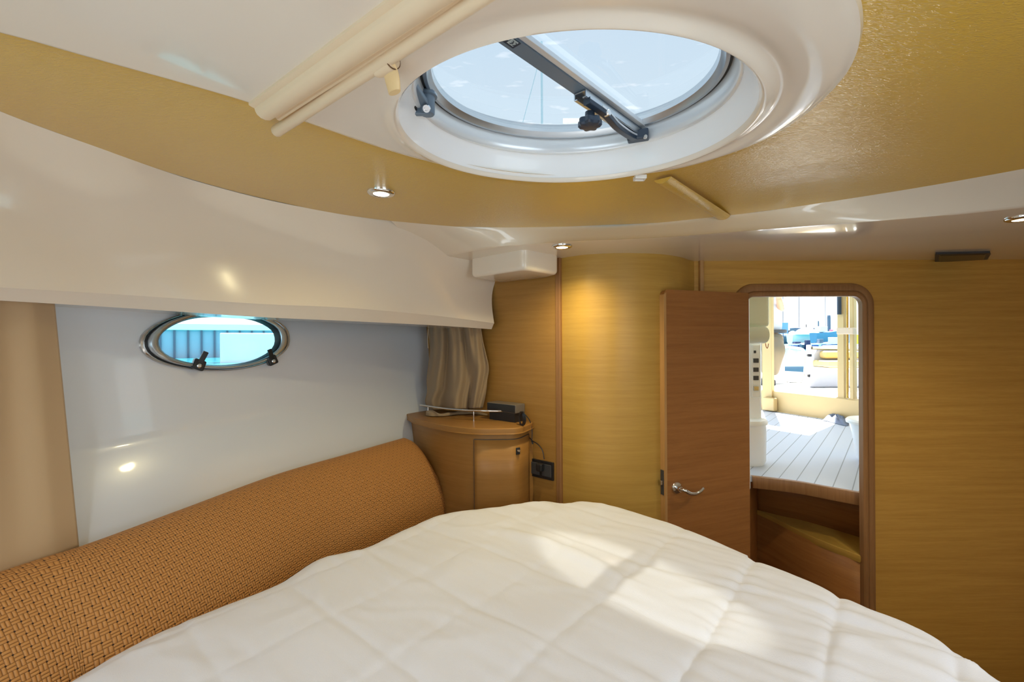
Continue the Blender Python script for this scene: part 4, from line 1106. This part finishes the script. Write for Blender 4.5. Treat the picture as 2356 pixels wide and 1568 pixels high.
# round white stool at the right
so = Vector((PZ(1988, 1068, ZSAL).x+.15, PZ(1988, 1068, ZSAL).y+.07, 0))
stl = thing('round_stool', 'low round white pedestal at the right edge of the saloon floor', 'stool', (so.x, so.y, ZSAL))
hs = .22
bm = lathe_bm([(.105, ZSAL), (.115, ZSAL+.02), (.135, ZSAL+hs*.7), (.15, ZSAL+hs)], (so.x, so.y, 0), 48); finish(bm, 'pedestal', M['linerwhite'], stl)
bm = lathe_bm([(.15, ZSAL+hs), (.165, ZSAL+hs+.004), (.168, ZSAL+hs+.018), (.160, ZSAL+hs+.028), (0, ZSAL+hs+.03)], (so.x, so.y, 0), 48); finish(bm, 'top', M['white'], stl)
# crumpled cloth
cl = [onfloor(1893, 966), onfloor(1912, 955), onfloor(1935, 962), onfloor(1952, 968), onfloor(1950, 980), onfloor(1925, 975), onfloor(1906, 970)]
cc_ = sum(cl, Vector())/len(cl); clr = spline([Vector((p.x, p.y, 0)) for p in cl], 8, closed=True); rows = []
for k in range(9):
    s = k/8; rows.append([Vector((cc_.x+(p.x-cc_.x)*(1-s), cc_.y+(p.y-cc_.y)*(1-s), ZSAL+.004+.045*min(1, s*2.2)*(1+.6*mnoise.noise(Vector((p.x*14, p.y*14, s*3)))))) for p in clr])
bm = loft(rows, cu=True); recalc(bm); o = finish(bm, 'cloth', M['greycloth'], smooth=60); tag(o, 'crumpled grey cloth lying at the foot of the cream sill', 'cloth')

# saloon roof and side so the light falls as it should
rf = [PZ(1757, 984, ZSAL), PZ(1860, 1001, ZSAL), PZ(1935, 968, ZSAL)]
hR = 1.25; k_ = (hR-ZSAL)/1.1
sh = [p+Vector((.25*k_, .50*k_, hR-ZSAL)) for p in rf]
poly = [(-.5, 2.3), (5.0, 2.3)]
poly = [(.3, 2.62), (5.6, 2.62), (5.6, 5.2), (sh[2].x, sh[2].y), (sh[1].x, sh[1].y), (sh[0].x, sh[0].y), (sh[0].x-1.6, sh[0].y-.35)]
bm = prism_bm(poly, hR, hR+.03); o = finish(bm, 'ceiling_saloon', M['gel'], smooth=0); struct(o)

# ------------------------------------------------------------------ cockpit
def tub(path, r, name, material, parent=None, closed=False): return finish(tube_bm(path, r, 12, closed=closed), name, material, parent)
YG = 5.6
gt = thing('cockpit_gate', 'stainless tube gate with rounded corners at the stern of the cockpit', 'gate', PY(1818, 878, YG))
gx = [(1784, 806), (1789, 799), (1800, 797), (1840, 801), (1850, 808), (1853, 822), (1851, 862), (1846, 874), (1836, 878), (1795, 874), (1784, 866), (1781, 850)]
tub(spline([PY(x, y, YG) for x, y in gx], 5, closed=True), .016, 'gate_frame', M['steel'], gt, closed=True)
tub([PY(1784, 853, YG), PY(1850, 857, YG)], .008, 'cross_tube', M['steel'], gt)
tub([PY(1817, 797, YG), PY(1817, 809, YG)], .006, 'stub', M['steel'], gt)
for x_ in (1782, 1816): finish(box_bm(PY(x_, 874, YG-.02), (.03, .03, .05)), 'hinge', M['white'], gt, smooth=0, bevel=.004)
gp = thing('gate_post', 'white post with dark fittings between the gate and the cockpit seat', 'post', PY(1862, 880, 5.5))
finish(box_bm((PY(1861, 800, 5.5).x, 5.5, (PY(1861, 793, 5.5).z+ZK)/2), (.045, .045, PY(1861, 793, 5.5).z-ZK)), 'post', M['white'], gp, smooth=0, bevel=.008)
for y_ in (817, 864): finish(box_bm(PY(1862, y_, 5.46), (.045, .03, .03)), 'fitting', M['black'], gp, smooth=0, bevel=.004)
# cockpit seat
sx0, sx1 = PY(1866, 890, 5.0), PY(2010, 890, 5.0)
cs = thing('cockpit_bench', 'white moulded cockpit bench with two cream cushions behind the door post', 'seat', (sx0.x+.3, 5.2, ZK))
zt_ = PY(1880, 800, 5.0).z
ptsA = [(sx0.x-.03, ZK), (sx1.x, ZK), (sx1.x, zt_), (sx0.x+.08, zt_), (sx0.x+.03, zt_-.06)]
bm = bmesh.new(); a = [Vector((x, 5.0, z)) for x, z in ptsA]; b = [Vector((x*5.7/5.0+(.06 if x < 3.6 else 0), 5.7, z)) for x, z in ptsA]
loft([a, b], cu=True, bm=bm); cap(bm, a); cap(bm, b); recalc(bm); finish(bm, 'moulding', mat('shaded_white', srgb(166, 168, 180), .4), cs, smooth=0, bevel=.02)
a, b = PY(1890, 824, 4.97), PY(1990, 806, 4.97); finish(box_bm(((a.x+b.x)/2, 4.97, (a.z+b.z)/2), (b.x-a.x, .12, b.z-a.z)), 'back_cushion', M['cushion'], cs, smooth=0, bevel=.03)
a, b = PY(1885, 843, 4.9), PY(1990, 828, 4.9); finish(box_bm(((a.x+b.x)/2, 4.88, (a.z+b.z)/2), (b.x-a.x, .28, b.z-a.z)), 'seat_cushion', M['cushion'], cs, smooth=0, bevel=.02)
a, b = PY(1884, 848, 4.92), PY(1990, 843, 4.92); finish(box_bm(((a.x+b.x)/2, 4.9, (a.z+b.z)/2), (b.x-a.x, .26, b.z-a.z)), 'seat_shelf', M['white'], cs, smooth=0, bevel=.005)
tub([PY(1868, 800, 5.0), PY(1990, 803, 5.0)], .018, 'top_rail', M['steel'], cs)

# ------------------------------------------------------------------ person sitting in the cockpit, mostly hidden by the door panel
def skin(name, verts, edges, material, parent=None, root=0, sub=2):
    me = bpy.data.meshes.new(name); me.from_pydata([v[0] for v in verts], edges, []); me.materials.append(material)
    o = bpy.data.objects.new(name, me); C.objects.link(o)
    md = o.modifiers.new('skin', 'SKIN'); md.use_smooth_shade = True
    for v, d in zip(verts, me.skin_vertices[0].data): d.radius = (v[1], v[2] if len(v) > 2 else v[1])
    me.skin_vertices[0].data[root].use_root = True
    s = o.modifiers.new('sub', 'SUBSURF'); s.levels = sub; s.render_levels = sub
    if parent: o.parent = parent; o.matrix_parent_inverse = parent.matrix_world.inverted()
    return o
YP = 5.55
hipc = PY(1779, 770, YP)
def P_(px, py, dy=0): return PY(px, py, YP+dy)
per = thing('person', 'person in white shirt and khaki trousers partly hidden behind the cream door panel', 'person', P_(1775, 870))
k2 = {}
bv = [(P_(1776, 772), .115, .10), (P_(1776, 745), .105, .09), (P_(1774, 710), .13, .10), (P_(1772, 682), .15, .10), (P_(1772, 662), .055, .055), (P_(1773, 652, -.02), .055, .055),
      (P_(1774, 632, -.02), .085, .095), (P_(1774, 616, -.01), .075, .085),
      (P_(1790, 684, -.02), .055), (P_(1796, 715, -.06), .045), (P_(1793, 690, -.22), .034), (P_(1790, 684, -.26), .03),
      (P_(1754, 684, .05), .055), (P_(1748, 720, .02), .045), (P_(1752, 750, -.10), .035), (P_(1756, 756, -.14), .03)]
be = [(0, 1), (1, 2), (2, 3), (3, 4), (4, 5), (5, 6), (6, 7), (3, 8), (8, 9), (9, 10), (10, 11), (3, 12), (12, 13), (13, 14), (14, 15)]
body = skin('body', bv, be, M['skin'], per)
shv = [(P_(1776, 768), .135, .12), (P_(1776, 745), .125, .11), (P_(1774, 710), .148, .12), (P_(1772, 684), .165, .115), (P_(1772, 672), .075, .07), (P_(1790, 686, -.02), .072), (P_(1795, 706, -.05), .062), (P_(1754, 686, .05), .072), (P_(1749, 712, .03), .062)]
skin('shirt', shv, [(0, 1), (1, 2), (2, 3), (3, 4), (3, 5), (5, 6), (3, 7), (7, 8)], M['shirt'], per)
trv = [(P_(1776, 762), .125, .12), (P_(1778, 782), .14, .13), (P_(1785, 795, -.12), .10), (P_(1790, 806, -.34), .085), (P_(1784, 830, -.30), .07), (P_(1778, 862, -.22), .06),
       (P_(1768, 795, -.10), .10), (P_(1770, 808, -.30), .085), (P_(1766, 835, -.28), .07), (P_(1764, 862, -.22), .06)]
skin('trousers', trv, [(0, 1), (1, 2), (2, 3), (3, 4), (4, 5), (1, 6), (6, 7), (7, 8), (8, 9)], M['khaki'], per, root=1)
bm = lathe_bm([(.155, -.02), (.16, 0), (.155, .02)], P_(1776, 762), 32); finish(bm, 'belt', M['darkgrey'], per)
hv = [(P_(1774, 622, .02), .095, .10), (P_(1774, 607, .01), .075, .085)]
skin('hair', hv, [(0, 1)], M['hair'], per)
def hand(root, dirv, side):
    vs = [(root, .026), (root+dirv*.05, .032, .018)]; es = [(0, 1)]
    for q in range(4):
        f0 = root+dirv*.075+side*(.026*(q-1.5)/1.5); ln = (.030, .036, .034, .026)[q]
        i = len(vs); vs += [(f0, .009), (f0+dirv*ln+Vector((0, 0, -.006)), .008), (f0+dirv*ln*1.7+Vector((0, 0, -.020)), .007)]; es += [(1, i), (i, i+1), (i+1, i+2)]
    i = len(vs); vs += [(root+dirv*.03+side*.03, .010), (root+dirv*.06+side*.045, .008)]; es += [(0, i), (i, i+1)]
    return vs, es
for rt, dv_ in ((P_(1790, 684, -.27), Vector((-.3, -.9, .2)).normalized()), (P_(1756, 757, -.15), Vector((.2, -.8, -.4)).normalized())):
    vs_, es_ = hand(rt, dv_, Vector((1, 0, 0))); skin('hand', vs_, es_, M['skin'], per, sub=1)
bm = box_bm(P_(1774, 878, -.16)+Vector((-.05, 0, .0)), (.09, .24, .07)); o = finish(bm, 'shoe', M['darkgrey'], per, smooth=0, bevel=.02)
bm = box_bm(P_(1764, 878, -.16)+Vector((-.05, 0, .0)), (.09, .24, .07)); o = finish(bm, 'shoe', M['darkgrey'], per, smooth=0, bevel=.02)
hs_ = P_(1774, 800); bm = prism_bm(roundpoly([(hs_.x-.45, YP-.1), (hs_.x+.12, YP-.1), (hs_.x+.12, YP+.4), (hs_.x-.45, YP+.4)], .04), ZK, hipc.z-.17); o = finish(bm, 'cockpit_locker', M['white'], smooth=0, bevel=.01); tag(o, 'white side locker the person in khaki trousers sits on', 'locker')

# ------------------------------------------------------------------ harbour
ZW = -1.1
def UVp(a_, b_, z): return U*a_+V*b_+Vector((0, 0, z))
bm = bmesh.new()
for a0, a1, b0, b1 in ((-300, -3, -300, 300), (9.2, 400, -300, 300), (-3, 9.2, -300, -2.6), (-3, 9.2, 2.6, 300)):
    cap(bm, [UVp(a0, b0, ZW), UVp(a1, b0, ZW), UVp(a1, b1, ZW), UVp(a0, b1, ZW)])
o = finish(bm, 'water', M['water'], smooth=0); tag(o, 'turquoise harbour water outside the boat', 'water', kind='stuff')
# far breakwater behind the moored boats
p0, p1 = PY(1600, 770, 150), PY(2150, 770, 150)
bm = bmesh.new(); rows = []
for i in range(60):
    t_ = i/59; p = p0.lerp(p1, t_); h = 3.6+.5*mnoise.noise(Vector((t_*14, 0, 0)))
    rows.append([Vector((p.x, 146, ZW-.5)), Vector((p.x, 148, ZW+h*.7)), Vector((p.x, 150, ZW+h)), Vector((p.x, 158, ZW+h)), Vector((p.x, 162, ZW-.5))])
bm = loft(rows); recalc(bm); o = finish(bm, 'breakwater', M['stone'], smooth=0); tag(o, 'long blue-grey breakwater behind the moored boats', 'breakwater')
def wl(Y): return 784+FPX*(-ZW)/Y
def boat(px, Y, length, hh, label, hullm, parts, rot=0, name='motor_boat'):
    c_ = PY(px, 784, Y); c_.z = ZW; t = thing(name, label, 'boat', c_)
    rows = []
    ca, sa = math.cos(rot), math.sin(rot)
    def W(x, y, z): return c_+Vector((x*ca-y*sa, x*sa+y*ca, z))
    n = 14
    for i in range(n+1):
        s = i/n; x = (s-.5)*length; w_ = .19*length*(1-max(0, (s-.55)/.45)**2.2)+.01; sh_ = hh*(1+.35*s*s)
        rows.append([W(x, -w_, sh_), W(x, -w_*.8, sh_*.35), W(x, 0, -.15), W(x, w_*.8, sh_*.35), W(x, w_, sh_), W(x, w_*.5, sh_+.03), W(x, -w_*.5, sh_+.03)])
    bm = loft(rows, cu=True); cap(bm, rows[0]); cap(bm, rows[-1]); recalc(bm); finish(bm, 'hull', hullm, t, smooth=50)
    for nm, x, y, z, sx_, sy_, sz, mm in parts:
        if nm in ('mast', 'pole'): bm = tube_bm([W(x, y, z), W(x, y, z+sz)], sx_, 8)
        elif nm == 'canopy': 
            bm = lathe_bm([(sx_/2*math.cos(q), z+sz*math.sin(q)) for q in [PI/2*i/8 for i in range(9)]], W(x, y, 0), 28); bm.verts.ensure_lookup_table()
        else: bm = box_bm(W(x, y, z+sz/2), (sx_, sy_, sz), (ca, sa, 0), (-sa, ca, 0))
        recalc(bm); finish(bm, nm, mm, t, smooth=40, bevel=.03 if nm not in ('mast', 'pole', 'canopy') else None)
    return t
boat(1851, 80, 5.2, 1.9, 'white covered motor boat in the middle of the harbour view', M['white'], [('canopy', -.2, 0, 1.9, 4.6, 2, 1.3, M['white']), ('mast', .3, 0, 3.1, .08, 0, .6, M['darkgrey']), ('cabin', -1.6, 0, 1.9, 1.0, 1.6, 1.2, M['grey'])])
boat(1885, 55, 2.4, .55, 'white inflatable dinghy with blue fender in the harbour', M['white'], [('console', .1, 0, .6, .5, .5, .5, M['grey']), ('fender', -.9, -.55, .0, .7, .35, .4, M['teal'])], name='dinghy')
boat(1833, 56, 2.6, .5, 'small open boat with blue fenders left of the outboard motor', M['white'], [('fender', -.7, -.6, .0, .6, .35, .35, M['teal']), ('fender', .2, -.6, .0, .7, .35, .4, M['teal']), ('seat', 0, 0, .5, .7, .6, .3, M['navy'])], name='dinghy')
boat(1853.5, 50, 1.1, .5, 'dark outboard motor hanging on a skiff between the two dinghies', M['grey'], [('outboard_motor', 0, -.3, .0, .42, .4, 1.0, M['navy'])], name='skiff')
boat(1906, 75, 5.0, 2.1, 'blue-hulled work boat near the pile on the right', M['quay'], [('cabin', -1.2, 0, 2.3, 1.2, 1.4, .9, M['white']), ('flag', .5, 0, 2.4, .6, .1, .25, mat('pink_cloth', srgb(230, 120, 140), .8))])
boat(1921, 50, 2.4, .5, 'small blue and white boat partly behind the door post', M['teal'], [('cabin', 0, 0, .5, 1.0, .8, .8, M['white'])], name='dinghy')
boat(1813, 85, 5.0, 1.6, 'grey-blue sailing boat with furled sail left of the covered boat', M['grey'], [('mast', -.9, 0, 1.6, .06, 0, 22, M['grey']), ('furled_sail', -.9, 0, 2.2, 1.2, 1.2, 2.0, M['quay']), ('cabin', 1.0, 0, 1.6, 1.4, 1.2, 1.2, M['darkgrey'])], name='sailing_boat')
boat(1871, 95, 6.0, 1.7, 'grey motor boat with figures on deck behind the covered boat', M['grey'], [('cabin', 0, 0, 1.8, 1.6, 1.4, 1.6, M['navy']), ('cabin', 2, 0, 1.8, 1.4, 1.4, 1.2, M['white'])])
boat(1897, 90, 5.0, 1.7, 'white motor boat just left of the tall pile', M['white'], [('cabin', 0, 0, 1.8, 1.8, 1.4, 1.2, M['grey']), ('mast', .2, 0, 1.8, .05, 0, 24, M['grey'])])
boat(1840, 100, 5.0, 1.5, 'distant yacht with a tall mast behind the covered boat', M['white'], [('mast', -.1, 0, 1.6, .06, 0, 26, M['grey']), ('furled_sail', 0, 0, 2.2, 2.2, .4, .8, M['quay'])], name='sailing_boat')
for px, Y, y0, w_, lb in ((1907, 78, 725, .26, 'thick grey mooring pile rising above the boats'), (1883, 100, 738, .14, 'thin grey mooring pile in the middle distance')):
    a = PY(px, y0, Y); bm = lathe_bm([(w_, ZW-1), (w_, a.z-.4), (w_*.9, a.z), (0, a.z)], (a.x, a.y, 0), 16); recalc(bm); o = finish(bm, 'mooring_pile', M['grey']); tag(o, lb, 'mooring pile')
# neighbour's white foredeck just astern
a = PY(1815, 836, 10.5)
bm = prism_bm(roundpoly([(a.x-1.6, 10.0), (a.x+.75, 10.0), (a.x+1.0, 12.5), (a.x-1.2, 13.0)], .3), ZW-.2, a.z); o = finish(bm, 'moored_boat', mat('pale_hull_paint', srgb(105, 124, 144), .5), smooth=0, bevel=.08); tag(o, 'pale stern of a boat moored just beyond the gate', 'boat')
a = PY(1969, 780, 9.0); bm = lathe_bm([(.0, -.10), (.07, -.09), (.09, 0), (.07, .09), (0, .10)], a, 20); recalc(bm); o = finish(bm, 'buoy', M['yellow']); tag(o, 'yellow buoy glimpsed at the right edge of the doorway', 'buoy')
tub([a+Vector((0, 0, -.09)), Vector((a.x, a.y, ZK-.5))], .01, 'buoy_line', M['steel'], o)

# ------------------------------------------------------------------ outside the portlight: quay wall, neighbour's white hull
def PR(px, py, d):  # point at plan distance d along the pixel's ray
    r = ray(px, py); return r*(d/math.hypot(r.x, r.y))
q0, q1 = PR(250, 795, 42), PR(720, 795, 42)
qd = (q1-q0); qd.z = 0; ql = qd.length; qd.normalize(); qn = Vector((qd.y, -qd.x, 0)); 
if qn.dot(q0) > 0: qn = -qn
qt = PR(450, 760, 42).z
qy = thing('quay_wall', 'blue panelled quay wall across the water outside the oval window', 'quay', (q0.x, q0.y, ZW))
mid = (q0+q1)/2; finish(box_bm((mid.x, mid.y, (qt+ZW)/2), (ql*1.6, .6, qt-ZW), qd, qn), 'wall', M['quay2'], qy, smooth=0)
for i in range(16):
    p = q0+qd*(ql*(i+.5)/16)+qn*.35; finish(box_bm((p.x, p.y, (qt+ZW)/2), (.12, .2, qt-ZW), qd, qn), 'rib', M['teal'] if False else M['grey'], qy, smooth=0)
finish(box_bm((mid.x, mid.y, qt+.25), (ql*1.7, 1.2, .5), qd, qn), 'coping', M['white'], qy, smooth=0, bevel=.05)
a, b = PR(507, 766, 30), PR(700, 766, 30); hd_ = Vector((b.x-a.x, b.y-a.y, 0)).normalized(); hn_ = Vector((hd_.y, -hd_.x, 0))
mid = (a+b)/2; zt2 = a.z; bm = box_bm((mid.x, mid.y, (zt2+ZW-1)/2), ((b-a).length, .8, zt2-ZW+1), hd_, hn_); o = finish(bm, 'topsides', M['white'], smooth=0, bevel=.05); tag(o, 'white slab-sided pontoon outside the right half of the oval window', 'topsides')  # white side of the neighbouring boat
# mast with stay seen through the hatch
r_ = ray(1245, 185); mb = ray(1247, 285)*14; mt = ray(1246, 96)*14
mb = Vector((mb.x, mb.y, 0)); bm = tube_bm([Vector((mt.x, mt.y, -1.0)), Vector((mt.x, mt.y, mt.z))], .035, 10)
ms = thing('mast', 'slender pale mast with a stay seen through the roof hatch', 'mast', (mt.x, mt.y, -1.0))
finish(bm, 'pole', M['alu_w'], ms); tub([Vector((mt.x, mt.y, mt.z-.3)), Vector((mt.x-1.6, mt.y, 3))], .012, 'stay', M['alu_w'], ms)
# aim of the added spot: straight down through the hatch on to the quilt
tgt = PZ(1450, 1330, ZQ); hcx = Vector((HC.x+.02, HC.y-.01, .54)); dv_ = (hcx-tgt); src = tgt+dv_*(3.2/dv_.z); sp.location = src
bdir_ = (PZ(1650, 1430, ZQ)-PZ(1265, 1235, ZQ)).normalized()
zax = (src-tgt).normalized(); xax = (bdir_-zax*bdir_.dot(zax)).normalized(); yax = zax.cross(xax)
mm = Matrix((xax, yax, zax)).transposed().to_4x4(); mm.translation = src
sp.matrix_world = mm @ Matrix.Diagonal((1.0, .38, 1, 1))
